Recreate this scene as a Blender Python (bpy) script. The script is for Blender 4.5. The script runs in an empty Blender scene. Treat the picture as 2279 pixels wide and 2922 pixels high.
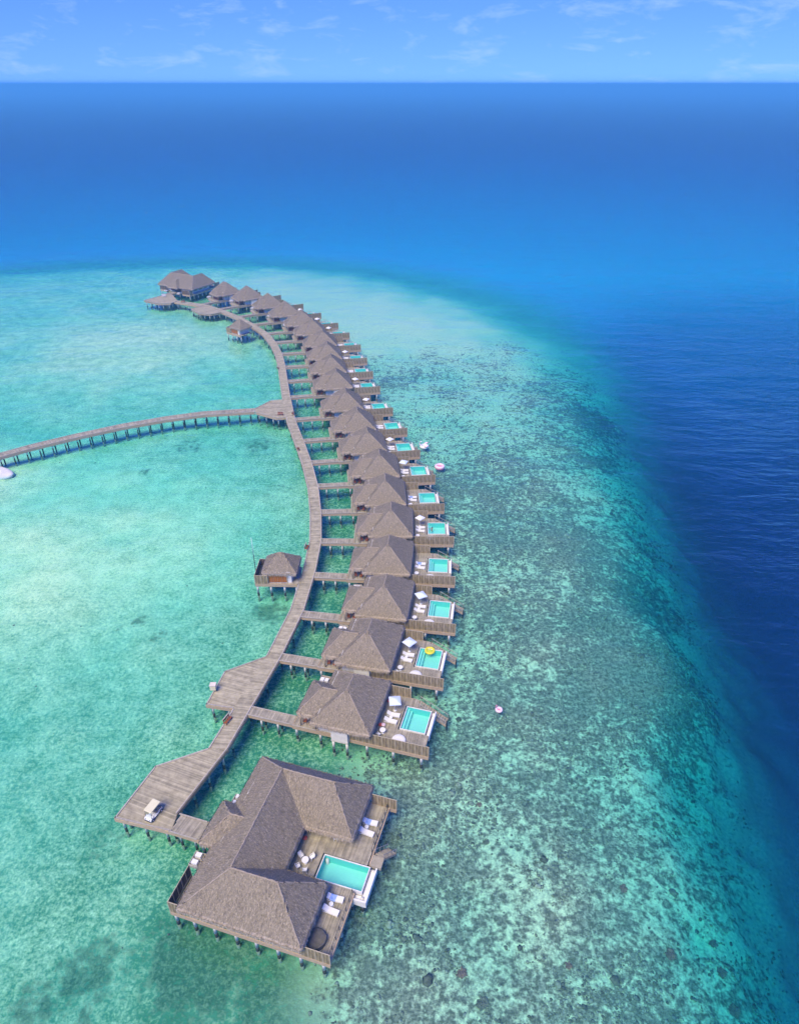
import bpy, math, random
import numpy as np
from mathutils import Vector, Matrix

# ------------------------------------------------------------------ camera, world, sun, exposure
S = bpy.context.scene
C = S.collection
R = math.radians
random.seed(7)
rng = np.random.default_rng(11)

cam_d = bpy.data.cameras.new('camera')
cam = bpy.data.objects.new('camera', cam_d)
C.objects.link(cam)
S.camera = cam
cam_d.sensor_fit = 'HORIZONTAL'
cam_d.sensor_width = 36.0
cam_d.lens = 36.0 * 1950.0 / 2279.0
cam_d.clip_start = 1.0
cam_d.clip_end = 200000.0
CAM_H = 86.0
PITCH = math.atan2(1461.0 - 238.0, 1950.0)
cam.location = (0, 0, CAM_H)
cam.rotation_euler = (math.pi / 2 - PITCH, 0, 0)

SUN_EL, SUN_AZ = R(56), R(210)          # azimuth clockwise from +Y: behind the camera, to the left
sun_dir = Vector((math.sin(SUN_AZ) * math.cos(SUN_EL), math.cos(SUN_AZ) * math.cos(SUN_EL), math.sin(SUN_EL)))
sun_d = bpy.data.lights.new('sun', 'SUN')
sun_d.energy = 1.5
sun_d.angle = R(34)
sun_d.color = (1.0, 0.86, 0.57)
sun = bpy.data.objects.new('sun', sun_d)
sun.rotation_euler = sun_dir.to_track_quat('Z', 'Y').to_euler()
sun.location = (-200, -200, 400)
C.objects.link(sun)

world = bpy.data.worlds.new('World')
S.world = world
world.use_nodes = True
nt = world.node_tree
nt.nodes.clear()
def wn(t, **k):
    n = nt.nodes.new(t)
    for a, b in k.items():
        setattr(n, a, b)
    return n
wo = wn('ShaderNodeOutputWorld')
bg = wn('ShaderNodeBackground')
sky = wn('ShaderNodeTexSky')
sky.sky_type = 'NISHITA'
sky.sun_disc = False
sky.sun_elevation = SUN_EL
sky.sun_rotation = SUN_AZ
sky.altitude = 0.0
sky.air_density = 1.0
sky.dust_density = 0.0
sky.ozone_density = 6.0
hs = wn('ShaderNodeMixRGB')               # clear marine air: a slightly bluer tint over the whole dome
hs.blend_type = 'MULTIPLY'
hs.inputs[0].default_value = 1.0
hs.inputs[2].default_value = (0.265, 0.405, 1.26, 1)
lift = wn('ShaderNodeVectorMath'); lift.operation = 'ADD'; lift.inputs[1].default_value = (0, 0, 0.075)
nrm = wn('ShaderNodeVectorMath'); nrm.operation = 'NORMALIZE'
tc = wn('ShaderNodeTexCoord')
sep = wn('ShaderNodeSeparateXYZ')
mp = wn('ShaderNodeMapping')
mp.inputs['Scale'].default_value = (1.0, 1.0, 3.2)
nz = wn('ShaderNodeTexNoise')
nz.inputs['Scale'].default_value = 15.0
nz.inputs['Detail'].default_value = 9.0
nz.inputs['Roughness'].default_value = 0.62
nz.inputs['Distortion'].default_value = 0.35
cr = wn('ShaderNodeValToRGB')
cr.color_ramp.elements[0].position = 0.53
cr.color_ramp.elements[0].color = (0, 0, 0, 1)
cr.color_ramp.elements[1].position = 0.78
cr.color_ramp.elements[1].color = (0.5, 0.5, 0.5, 1)
mxc = wn('ShaderNodeMixRGB')
mxc.inputs[2].default_value = (2.6, 3.5, 5.6, 1)
L = nt.links.new
L(tc.outputs['Generated'], mp.inputs['Vector'])
L(mp.outputs['Vector'], nz.inputs['Vector'])
L(nz.outputs['Fac'], cr.inputs['Fac'])
L(tc.outputs['Generated'], lift.inputs[0])
L(lift.outputs[0], nrm.inputs[0])
L(nrm.outputs[0], sky.inputs['Vector'])
L(sky.outputs['Color'], hs.inputs[1])
L(hs.outputs['Color'], mxc.inputs[1])
L(cr.outputs['Color'], mxc.inputs[0])
L(mxc.outputs['Color'], bg.inputs['Color'])
L(bg.outputs['Background'], wo.inputs['Surface'])
bg.inputs['Strength'].default_value = 0.066

S.view_settings.view_transform = 'Standard'
S.view_settings.look = 'None'
S.view_settings.exposure = 1.82
S.view_settings.gamma = 1.0
S.view_settings.use_curve_mapping = False
S.cycles.use_denoising = True
S.cycles.max_bounces = 4
S.cycles.diffuse_bounces = 2
S.cycles.glossy_bounces = 2
S.cycles.adaptive_threshold = 0.02
S.cycles.transparent_max_bounces = 12
S.cycles.volume_bounces = 0
S.cycles.caustics_reflective = False
S.cycles.caustics_refractive = False
S.cycles.sample_clamp_indirect = 3.0

# ------------------------------------------------------------------ materials
MATS = {}
def nodes_of(name):
    m = bpy.data.materials.new(name)
    m.use_nodes = True
    t = m.node_tree
    return m, t, t.nodes['Principled BSDF'], t.links.new
def mat(name, c1, c2=None, scale=3.0, rough=0.8, bump=0.0, stretch=(1, 1, 1), island=0.0, detail=5.0, contrast=(0.35, 0.65), metallic=0.0, spec=0.3):
    m, t, b, l = nodes_of(name)
    c2 = c2 or tuple(x * 0.8 for x in c1)
    b.inputs['Roughness'].default_value = rough
    b.inputs['Metallic'].default_value = metallic
    b.inputs['Specular IOR Level'].default_value = spec
    tcn = t.nodes.new('ShaderNodeTexCoord')
    mpn = t.nodes.new('ShaderNodeMapping')
    mpn.inputs['Scale'].default_value = stretch
    n = t.nodes.new('ShaderNodeTexNoise')
    n.inputs['Scale'].default_value = scale
    n.inputs['Detail'].default_value = detail
    n.inputs['Roughness'].default_value = 0.65
    r = t.nodes.new('ShaderNodeValToRGB')
    r.color_ramp.elements[0].position = contrast[0]
    r.color_ramp.elements[1].position = contrast[1]
    r.color_ramp.elements[0].color = (*c2, 1)
    r.color_ramp.elements[1].color = (*c1, 1)
    l(tcn.outputs['Object'], mpn.inputs['Vector'])
    l(mpn.outputs['Vector'], n.inputs['Vector'])
    l(n.outputs['Fac'], r.inputs['Fac'])
    out = r.outputs['Color']
    if island:
        g = t.nodes.new('ShaderNodeNewGeometry')
        mr = t.nodes.new('ShaderNodeMapRange')
        mr.inputs['To Min'].default_value = 1.0 - island
        mr.inputs['To Max'].default_value = 1.0 + island
        mm = t.nodes.new('ShaderNodeMixRGB')
        mm.blend_type = 'MULTIPLY'
        mm.inputs[0].default_value = 1.0
        l(g.outputs['Random Per Island'], mr.inputs['Value'])
        l(out, mm.inputs[1])
        l(mr.outputs['Result'], mm.inputs[2])
        out = mm.outputs['Color']
    l(out, b.inputs['Base Color'])
    if bump:
        bn = t.nodes.new('ShaderNodeBump')
        bn.inputs['Strength'].default_value = bump
        bn.inputs['Distance'].default_value = 0.05
        l(n.outputs['Fac'], bn.inputs['Height'])
        l(bn.outputs['Normal'], b.inputs['Normal'])
    MATS[name] = m
    return m

mat('thatch', (0.34, 0.287, 0.207), (0.175, 0.147, 0.105), 5.0, 0.95, 0.8, (1, 1, 1), 0.0, 9.0, (0.32, 0.68))
mat('straw', (0.36, 0.303, 0.222), (0.23, 0.194, 0.141), 4.0, 0.95, 0.0, island=0.45)
mat('thatch_pale', (0.50, 0.42, 0.325), (0.29, 0.24, 0.185), 6.0, 0.95, 0.6, island=0.25)
mat('thatch_cap', (0.40, 0.33, 0.25), (0.24, 0.198, 0.15), 6.0, 0.95, 0.6)
mat('deck_wood', (0.45, 0.40, 0.275), (0.285, 0.25, 0.168), 1.0, 0.8, 0.0, (1, 1, 1), 0.24, 7.0)
mat('deck_grey', (0.42, 0.375, 0.28), (0.255, 0.225, 0.166), 1.0, 0.8, 0.0, (1, 1, 1), 0.24, 7.0)
mat('kerb_wood', (0.46, 0.415, 0.35), (0.32, 0.285, 0.235), 3.0, 0.8, 0.0, (1, 1, 1), 0.1)
mat('skirt_wood', (0.54, 0.41, 0.27), (0.36, 0.265, 0.175), 2.0, 0.85, 0.0, (1, 1, 6), 0.12)
mat('fence_wood', (0.36, 0.29, 0.165), (0.17, 0.13, 0.075), 1.7, 0.9, 0.0, (5, 5, 0.6), 0.28)
mat('fence_post', (0.52, 0.45, 0.32), (0.38, 0.32, 0.23), 3.0, 0.85)
mat('bath_wood', (0.14, 0.095, 0.07), (0.075, 0.05, 0.04), 2.0, 0.9, 0.0, (5, 5, 0.6), 0.2)
mat('red_wood', (0.36, 0.115, 0.04), (0.20, 0.065, 0.025), 3.0, 0.6, 0.0, (4, 4, 0.7), 0.15)
mat('orange_wood', (0.46, 0.175, 0.035), (0.30, 0.10, 0.02), 3.0, 0.5, 0.0, (4, 4, 0.7), 0.12)
mat('white_wall', (0.76, 0.745, 0.72), (0.66, 0.645, 0.62), 1.3, 0.85)
mat('concrete', (0.74, 0.72, 0.68), (0.58, 0.56, 0.52), 3.0, 0.85)
mat('pile_wet', (0.09, 0.095, 0.08), (0.05, 0.055, 0.045), 5.0, 0.7)
mat('pile_algae', (0.26, 0.32, 0.22), (0.16, 0.21, 0.14), 5.0, 0.8)
mat('pool_rim', (0.80, 0.79, 0.76), (0.70, 0.69, 0.66), 2.0, 0.6)
mat('pool_tile', (0.24, 0.72, 0.62), (0.20, 0.67, 0.58), 4.0, 0.4)
mat('pool_tile_deep', (0.12, 0.66, 0.58), (0.10, 0.60, 0.54), 4.0, 0.4)
mat('cushion', (0.84, 0.82, 0.77), (0.76, 0.74, 0.70), 3.0, 0.9)
mat('white_plastic', (0.82, 0.82, 0.82), (0.74, 0.74, 0.75), 3.0, 0.45)
mat('towel_blue', (0.16, 0.28, 0.66), (0.40, 0.52, 0.80), 5.0, 0.95)
mat('canopy_cloth', (0.70, 0.79, 0.90), (0.62, 0.71, 0.84), 2.0, 0.9)
mat('canopy_white', (0.82, 0.83, 0.87), (0.74, 0.75, 0.80), 2.0, 0.9)
mat('beige_cloth', (0.72, 0.64, 0.54), (0.64, 0.56, 0.47), 2.0, 0.9)
mat('dark_cloth', (0.14, 0.13, 0.12), (0.09, 0.085, 0.08), 2.0, 0.9)
mat('metal', (0.42, 0.42, 0.42), (0.34, 0.34, 0.34), 4.0, 0.4, metallic=0.7)
mat('dark_metal', (0.05, 0.05, 0.055), (0.035, 0.035, 0.04), 4.0, 0.5)
mat('rubber', (0.02, 0.02, 0.02), (0.015, 0.015, 0.015), 4.0, 0.8)
mat('cart_cream', (0.74, 0.69, 0.47), (0.68, 0.63, 0.42), 2.0, 0.5)
mat('cart_white', (0.80, 0.80, 0.78), (0.74, 0.74, 0.72), 2.0, 0.3)
mat('seat_vinyl', (0.30, 0.25, 0.19), (0.24, 0.20, 0.15), 2.0, 0.6)
mat('coral_red', (0.62, 0.12, 0.08), (0.50, 0.09, 0.06), 3.0, 0.8)
mat('yellow_vinyl', (0.80, 0.70, 0.04), (0.66, 0.62, 0.06), 4.0, 0.4)
mat('lime_vinyl', (0.55, 0.66, 0.05), (0.48, 0.58, 0.05), 4.0, 0.4)
mat('pink_vinyl', (0.82, 0.30, 0.45), (0.76, 0.26, 0.42), 4.0, 0.4)
mat('pale_pink_vinyl', (0.84, 0.66, 0.72), (0.80, 0.60, 0.67), 4.0, 0.4)
mat('skin', (0.42, 0.25, 0.17), (0.37, 0.21, 0.14), 4.0, 0.6)
mat('hair', (0.02, 0.015, 0.012), (0.015, 0.01, 0.01), 4.0, 0.6)
mat('sandbag', (0.80, 0.77, 0.73), (0.66, 0.63, 0.60), 0.9, 0.9, 0.5)
mat('island_green', (0.06, 0.10, 0.06), (0.04, 0.07, 0.045), 0.01, 0.9)
mat('beach_sand', (0.62, 0.58, 0.50), (0.55, 0.5, 0.43), 0.01, 0.9)
mat('solar', (0.22, 0.23, 0.27), (0.16, 0.165, 0.20), 2.0, 0.35)
mat('coral', (0.34, 0.33, 0.23), (0.15, 0.155, 0.115), 2.2, 0.95, island=0.5)
mat('coral_brown', (0.30, 0.18, 0.13), (0.16, 0.10, 0.08), 2.2, 0.95, island=0.3)
mat('coral_dark', (0.20, 0.195, 0.14), (0.10, 0.105, 0.08), 2.2, 0.95, island=0.3)

def glass_mat(name, tint, rough=0.03):
    m = bpy.data.materials.new(name); m.use_nodes = True
    t = m.node_tree; t.nodes.clear(); l = t.links.new
    o = t.nodes.new('ShaderNodeOutputMaterial'); mx = t.nodes.new('ShaderNodeMixShader')
    f = t.nodes.new('ShaderNodeFresnel'); f.inputs['IOR'].default_value = 1.33
    tr = t.nodes.new('ShaderNodeBsdfTransparent'); tr.inputs['Color'].default_value = (*tint, 1)
    g = t.nodes.new('ShaderNodeBsdfGlossy'); g.inputs['Roughness'].default_value = rough
    n = t.nodes.new('ShaderNodeTexNoise'); n.inputs['Scale'].default_value = 2.2
    b = t.nodes.new('ShaderNodeBump'); b.inputs['Strength'].default_value = 0.25; b.inputs['Distance'].default_value = 0.05
    tcn = t.nodes.new('ShaderNodeTexCoord')
    l(tcn.outputs['Object'], n.inputs['Vector']); l(n.outputs['Fac'], b.inputs['Height'])
    l(b.outputs['Normal'], g.inputs['Normal']); l(b.outputs['Normal'], f.inputs['Normal'])
    gb = t.nodes.new('ShaderNodeNewGeometry'); outer = t.nodes.new('ShaderNodeMixShader'); tr2 = t.nodes.new('ShaderNodeBsdfTransparent')
    l(gb.outputs['Backfacing'], outer.inputs['Fac']); l(mx.outputs['Shader'], outer.inputs[1]); l(tr2.outputs['BSDF'], outer.inputs[2])
    l(f.outputs['Fac'], mx.inputs['Fac']); l(tr.outputs['BSDF'], mx.inputs[1]); l(g.outputs['BSDF'], mx.inputs[2])
    l(outer.outputs['Shader'], o.inputs['Surface'])
    MATS[name] = m
    return m
glass_mat('pool_water', (0.80, 0.98, 0.98))
glass_mat('pane', (0.80, 0.88, 0.90))

def sea_material():
    m = bpy.data.materials.new('sea_water'); m.use_nodes = True
    t = m.node_tree; t.nodes.clear(); l = t.links.new
    def N(k): return t.nodes.new(k)
    o = N('ShaderNodeOutputMaterial'); mx = N('ShaderNodeMixShader')
    f = N('ShaderNodeFresnel'); f.inputs['IOR'].default_value = 1.45
    tr = N('ShaderNodeBsdfTransparent')
    g = N('ShaderNodeBsdfGlossy'); g.inputs['Roughness'].default_value = 0.07
    tcn = N('ShaderNodeTexCoord')
    def noise(scale, stretch, rot, detail, rough=0.55, dist=0.0):
        mp_ = N('ShaderNodeMapping')
        mp_.inputs['Scale'].default_value = stretch
        mp_.inputs['Rotation'].default_value = (0, 0, rot)
        n_ = N('ShaderNodeTexNoise'); n_.inputs['Scale'].default_value = scale
        n_.inputs['Detail'].default_value = detail; n_.inputs['Roughness'].default_value = rough
        n_.inputs['Distortion'].default_value = dist
        l(tcn.outputs['Object'], mp_.inputs['Vector']); l(mp_.outputs['Vector'], n_.inputs['Vector'])
        return n_.outputs['Fac']
    a = noise(0.55, (0.45, 1.15, 1), R(10), 4.0, 0.6, 0.4)
    b_ = noise(0.13, (0.5, 1.2, 1), R(16), 4.0, 0.6, 0.6)
    c_ = noise(0.033, (0.45, 1.25, 1), R(13), 5.0, 0.62, 0.5)
    b3 = N('ShaderNodeBump'); b3.inputs['Strength'].default_value = 0.9; b3.inputs['Distance'].default_value = 8.0
    l(c_, b3.inputs['Height'])
    b1 = N('ShaderNodeBump'); b1.inputs['Strength'].default_value = 1.0; b1.inputs['Distance'].default_value = 0.45
    b2 = N('ShaderNodeBump'); b2.inputs['Strength'].default_value = 1.0; b2.inputs['Distance'].default_value = 3.0
    l(b3.outputs['Normal'], b2.inputs['Normal']); l(b_, b2.inputs['Height']); l(a, b1.inputs['Height']); l(b2.outputs['Normal'], b1.inputs['Normal'])
    opn = N('ShaderNodeAttribute'); opn.attribute_name = 'open'
    for bb in (b1, b2, b3):
        ml = N('ShaderNodeMath'); ml.operation = 'MULTIPLY'; ml.inputs[1].default_value = bb.inputs['Strength'].default_value
        l(opn.outputs['Fac'], ml.inputs[0]); l(ml.outputs[0], bb.inputs['Strength'])
    for x in (g, f):
        l(b1.outputs['Normal'], x.inputs['Normal'])
    gb = t.nodes.new('ShaderNodeNewGeometry'); outer = t.nodes.new('ShaderNodeMixShader'); tr2 = t.nodes.new('ShaderNodeBsdfTransparent')
    l(gb.outputs['Backfacing'], outer.inputs['Fac']); l(mx.outputs['Shader'], outer.inputs[1]); l(tr2.outputs['BSDF'], outer.inputs[2])
    l(f.outputs['Fac'], mx.inputs['Fac']); l(tr.outputs['BSDF'], mx.inputs[1]); l(g.outputs['BSDF'], mx.inputs[2])
    l(outer.outputs['Shader'], o.inputs['Surface'])
    va = N('ShaderNodeVolumeAbsorption')
    ar, ag, ab = 0.27, 0.051, 0.033
    D = 0.4
    va.inputs['Density'].default_value = D
    va.inputs['Color'].default_value = (1 - ar / D, 1 - ag / D, 1 - ab / D, 1)
    l(va.outputs['Volume'], o.inputs['Volume'])
    MATS['sea_water'] = m
sea_material()

def seabed_material():
    m, t, b, l = nodes_of('seabed_sand_and_rubble')
    def N(k): return t.nodes.new(k)
    b.inputs['Roughness'].default_value = 0.95
    b.inputs['Specular IOR Level'].default_value = 0.0
    tcn = N('ShaderNodeTexCoord')
    def noise(scale, detail, rough=0.6, dist=0.0, stretch=(1, 1, 0.0)):
        mp_ = N('ShaderNodeMapping'); mp_.inputs['Scale'].default_value = stretch
        n_ = N('ShaderNodeTexNoise'); n_.inputs['Scale'].default_value = scale
        n_.inputs['Detail'].default_value = detail; n_.inputs['Roughness'].default_value = rough
        n_.inputs['Distortion'].default_value = dist
        l(tcn.outputs['Object'], mp_.inputs['Vector']); l(mp_.outputs['Vector'], n_.inputs['Vector'])
        return n_.outputs['Fac']
    def ramp(sock, p0, p1, c0=(0, 0, 0, 1), c1=(1, 1, 1, 1)):
        r = N('ShaderNodeValToRGB')
        r.color_ramp.elements[0].position = p0; r.color_ramp.elements[1].position = p1
        r.color_ramp.elements[0].color = c0; r.color_ramp.elements[1].color = c1
        l(sock, r.inputs['Fac']); return r.outputs['Color']
    def math_(op, a, c):
        n_ = N('ShaderNodeMath'); n_.operation = op
        for i, v in enumerate((a, c)):
            if isinstance(v, (int, float)): n_.inputs[i].default_value = v
            else: l(v, n_.inputs[i])
        return n_.outputs[0]
    def mix(fac, a, c):
        n_ = N('ShaderNodeMixRGB')
        for i, v in ((0, fac), (1, a), (2, c)):
            if isinstance(v, (int, float)): n_.inputs[i].default_value = v
            elif isinstance(v, tuple): n_.inputs[i].default_value = v
            else: l(v, n_.inputs[i])
        return n_.outputs[0]
    def attr(nm):
        n_ = N('ShaderNodeAttribute'); n_.attribute_name = nm
        return n_.outputs['Fac']
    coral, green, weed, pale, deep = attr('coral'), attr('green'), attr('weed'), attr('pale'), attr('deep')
    big = noise(0.055, 4, 0.6, 0.4)
    mid = noise(0.28, 5, 0.62, 0.1)
    clump = noise(0.62, 4, 0.6)
    fine = noise(1.55, 4, 0.62)
    speck = noise(3.6, 3, 0.6)
    def add(*a):
        r_ = a[0]
        for q in a[1:]: r_ = math_('ADD', r_, q)
        return r_
    mul = lambda a, c: math_('MULTIPLY', a, c)
    off = lambda a: math_('SUBTRACT', a, 0.5)
    flk = add(mul(fine, 0.6), mul(speck, 0.4))
    # lagoon floor: green algal turf broken by pale flecks and sandy drifts
    turf = mix(ramp(mid, 0.35, 0.65), (0.14, 0.37, 0.21, 1), (0.25, 0.50, 0.31, 1))
    turf = mix(mul(green, 0.92), turf, (0.045, 0.20, 0.085, 1))  # darker turf by the boardwalk, with the villas' shade painted into the same green
    sand = mix(ramp(mid, 0.35, 0.65), (0.78, 0.83, 0.45, 1), (0.92, 0.93, 0.54, 1))
    t0 = add(flk, mul(off(pale), 0.24), mul(off(mid), 0.22), mul(off(big), 0.18))
    col = mix(ramp(t0, 0.39, 0.66), turf, sand)
    wfac = mul(ramp(weed, 0.04, 0.25), ramp(add(weed, mul(off(clump), 1.9), mul(off(flk), 2.2)), 0.40, 0.74))
    col = mix(mul(wfac, 0.8), col, mix(ramp(flk, 0.44, 0.58), (0.06, 0.13, 0.07, 1), (0.16, 0.26, 0.14, 1)))
    # reef flat: pale sand between clumps of grey green coral rubble
    rsand = mix(ramp(flk, 0.40, 0.60), (0.84, 0.87, 0.51, 1), (0.50, 0.54, 0.35, 1))
    col = mix(attr('reefzone'), col, rsand)
    s = add(mul(big, 0.24), mul(mid, 0.22), mul(clump, 0.34), mul(fine, 0.20))
    s = add(s, mul(off(coral), 0.26))
    cf = mul(ramp(s, 0.475, 0.55), ramp(coral, 0.02, 0.3))
    rub = mix(ramp(flk, 0.42, 0.56), (0.42, 0.38, 0.27, 1), (0.12, 0.12, 0.08, 1))
    rub = mix(mul(ramp(clump, 0.52, 0.66), 0.5), rub, (0.10, 0.095, 0.075, 1))
    col = mix(mul(cf, 0.9), col, rub)
    # open sea floor tinted blue in place of light scattered by deep water
    col = mix(deep, col, (0.38, 0.80, 1.0, 1))
    l(col, b.inputs['Base Color'])
    bn = N('ShaderNodeBump'); bn.inputs['Strength'].default_value = 0.6; bn.inputs['Distance'].default_value = 0.3
    l(fine, bn.inputs['Height']); l(bn.outputs['Normal'], b.inputs['Normal'])
    MATS['seabed'] = m
seabed_material()

# ------------------------------------------------------------------ mesh helpers
class MB:
    def __init__(s):
        s.v = []; s.f = []; s.m = []
    def add(s, vs, fs, mi=0):
        o = len(s.v); s.v.extend(tuple(p) for p in vs)
        for f in fs:
            s.f.append(tuple(i + o for i in f)); s.m.append(mi)
    def box(s, x0, x1, y0, y1, z0, z1, mi=0):
        s.add([(x0, y0, z0), (x1, y0, z0), (x1, y1, z0), (x0, y1, z0), (x0, y0, z1), (x1, y0, z1), (x1, y1, z1), (x0, y1, z1)],
              [(3, 2, 1, 0), (4, 5, 6, 7), (0, 1, 5, 4), (1, 2, 6, 5), (2, 3, 7, 6), (3, 0, 4, 7)], mi)
    def beam(s, a, b, w, h, mi=0, up=(0, 0, 1)):
        a = Vector(a); b = Vector(b); d = (b - a).normalized(); u = Vector(up)
        n = d.cross(u)
        if n.length < 1e-4: n = d.cross(Vector((1, 0, 0)))
        n.normalize(); u = n.cross(d)
        vs = []
        for p in (a, b):
            for sx, sz in ((-1, -1), (1, -1), (1, 1), (-1, 1)):
                vs.append(p + n * (sx * w / 2) + u * (sz * h / 2))
        s.add(vs, [(0, 1, 2, 3), (7, 6, 5, 4), (0, 4, 5, 1), (1, 5, 6, 2), (2, 6, 7, 3), (3, 7, 4, 0)], mi)
    def prism(s, poly, z0, z1, mi=0):
        n = len(poly)
        vs = [(p[0], p[1], z0) for p in poly] + [(p[0], p[1], z1) for p in poly]
        fs = [tuple(range(n - 1, -1, -1)), tuple(range(n, 2 * n))]
        for i in range(n):
            j = (i + 1) % n; fs.append((i, j, n + j, n + i))
        s.add(vs, fs, mi)
    def lathe(s, prof, n=14, c=(0, 0, 0), mi=0, axis='z', caps=True):
        vs = []; fs = []
        for r_, h in prof:
            for k in range(n):
                a = 2 * math.pi * k / n
                p = (r_ * math.cos(a), r_ * math.sin(a), h)
                if axis == 'x': p = (p[2], p[0], p[1])
                if axis == 'y': p = (p[0], p[2], p[1])
                vs.append((p[0] + c[0], p[1] + c[1], p[2] + c[2]))
        for i in range(len(prof) - 1):
            for k in range(n):
                k2 = (k + 1) % n
                fs.append((i * n + k, i * n + k2, (i + 1) * n + k2, (i + 1) * n + k))
        if caps:
            fs.append(tuple(range(n - 1, -1, -1))); fs.append(tuple((len(prof) - 1) * n + k for k in range(n)))
        s.add(vs, fs, mi)
    def tube(s, pts, r_, n=6, mi=0):
        pts = [Vector(p) for p in pts]; vs = []; fs = []
        rr = r_ if isinstance(r_, (list, tuple)) else [r_] * len(pts)
        for i, p in enumerate(pts):
            d = (pts[min(i + 1, len(pts) - 1)] - pts[max(i - 1, 0)]).normalized()
            a = d.orthogonal().normalized() if abs(d.z) < 0.9 else Vector((1, 0, 0))
            a = (a - d * a.dot(d)).normalized(); b = d.cross(a)
            for k in range(n):
                t_ = 2 * math.pi * k / n
                vs.append(p + (a * math.cos(t_) + b * math.sin(t_)) * rr[i])
        for i in range(len(pts) - 1):
            for k in range(n):
                k2 = (k + 1) % n
                fs.append((i * n + k, i * n + k2, (i + 1) * n + k2, (i + 1) * n + k))
        fs.append(tuple(range(n - 1, -1, -1))); fs.append(tuple((len(pts) - 1) * n + k for k in range(n)))
        s.add(vs, fs, mi)
    def torus(s, R_, r_, n=20, k=8, c=(0, 0, 0), mi=0, sy=1.0):
        vs = []; fs = []
        for i in range(n):
            a = 2 * math.pi * i / n
            for j in range(k):
                b = 2 * math.pi * j / k
                q = R_ + r_ * math.cos(b)
                vs.append((c[0] + q * math.cos(a), c[1] + sy * q * math.sin(a), c[2] + r_ * math.sin(b)))
        for i in range(n):
            for j in range(k):
                fs.append((i * k + j, ((i + 1) % n) * k + j, ((i + 1) % n) * k + (j + 1) % k, i * k + (j + 1) % k))
        s.add(vs, fs, mi)
    def mesh(s, name, mats, smooth=False):
        me = bpy.data.meshes.new(name)
        me.from_pydata([tuple(p) for p in s.v], [], s.f)
        for m in (mats if isinstance(mats, (list, tuple)) else [mats]):
            me.materials.append(MATS[m])
        me.polygons.foreach_set('material_index', s.m)
        if smooth: me.polygons.foreach_set('use_smooth', [True] * len(s.f))
        me.update()
        return me
    def build(s, name, mats, parent=None, loc=None, rz=0.0, smooth=False):
        return obj(name, s.mesh(name, mats, smooth), parent, loc, rz)

def obj(name, me, parent=None, loc=None, rz=0.0):
    o = bpy.data.objects.new(name, me); C.objects.link(o)
    if parent is not None: o.parent = parent
    if loc is not None: o.location = loc
    if rz: o.rotation_euler = (0, 0, rz)
    return o
def tag(o, label=None, cat=None, group=None, kind=None):
    if label: o['label'] = label
    if cat: o['category'] = cat
    if group: o['group'] = group
    if kind: o['kind'] = kind
    return o
def thing(name, label, cat, loc=(0, 0, 0), rz=0.0, group=None):
    return tag(obj(name, None, None, loc, rz), label, cat, group)
def copy_tree(o, parent=None):
    c = o.copy(); C.objects.link(c); c.parent = parent
    for ch in list(o.children): copy_tree(ch, c)
    return c

# ------------------------------------------------------------------ value noise in numpy
_lat = rng.random((256, 256))
def vnoise(x, y):
    xi = np.floor(x).astype(int); yi = np.floor(y).astype(int)
    fx = x - xi; fy = y - yi
    fx = fx * fx * (3 - 2 * fx); fy = fy * fy * (3 - 2 * fy)
    g = lambda a, b: _lat[a % 256, b % 256]
    return (g(xi, yi) * (1 - fx) + g(xi + 1, yi) * fx) * (1 - fy) + (g(xi, yi + 1) * (1 - fx) + g(xi + 1, yi + 1) * fx) * fy
def fbm(x, y, o=4):
    s = 0; a = 0.5; n = 0
    for k in range(o):
        s = s + a * vnoise(x * 2 ** k + 17.3 * k, y * 2 ** k + 5.1 * k); n += a; a *= 0.5
    return s / n
def sstep(a, b, x):
    t = np.clip((x - a) / (b - a), 0, 1); return t * t * (3 - 2 * t)

# ------------------------------------------------------------------ sea, seabed
EDGE = np.array([(20, -120), (32, -40), (39, 10), (44, 36), (47, 45), (50, 57), (53, 73), (57, 89), (60.5, 109), (62, 126), (64, 144), (67, 172),
                 (71, 214), (71, 268), (55, 324), (24, 366), (-14, 398), (-56, 416), (-114, 424), (-180, 414), (-235, 395), (-420, 330), (-900, 100)], float)
def edge_dist(x, y):
    """signed distance to the reef edge, positive on the shallow side"""
    p = np.stack([x.ravel(), y.ravel()], 1)
    d = np.full(len(p), 1e9)
    for a, b in zip(EDGE[:-1], EDGE[1:]):
        ab = b - a
        t = np.clip(((p - a) @ ab) / (ab @ ab), 0, 1)
        q = a + t[:, None] * ab
        d = np.minimum(d, np.hypot(*(p - q).T))
    poly = np.vstack([EDGE, [(-900, -120)]])
    ins = np.zeros(len(p), bool)
    j = len(poly) - 1
    for i in range(len(poly)):
        xi, yi = poly[i]; xj, yj = poly[j]
        c = ((yi > p[:, 1]) != (yj > p[:, 1])) & (p[:, 0] < (xj - xi) * (p[:, 1] - yi) / (yj - yi + 1e-9) + xi)
        ins ^= c; j = i
    return np.where(ins, d, -d).reshape(x.shape)
WALK_R = [(-29.7, 56.1), (-25.2, 67.2), (-20.2, 86.0), (-17.8, 98.0), (-16.9, 110.0), (-16.7, 121.0), (-17.8, 132.0), (-19.7, 144.2), (-22.5, 156.2),
          (-25.6, 167.3), (-30.2, 182.8), (-34.2, 201.0), (-37.3, 216.3), (-39.6, 228.3), (-42.4, 240.3), (-46.2, 252.5), (-51.4, 264.9),
          (-58.4, 275.9), (-66.3, 286.8), (-75.4, 296.9), (-84.6, 305.3), (-100.3, 312.6)]
_wr = np.array(WALK_R)
def walk_x(y):
    return np.interp(y, _wr[:, 1], _wr[:, 0])
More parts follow.
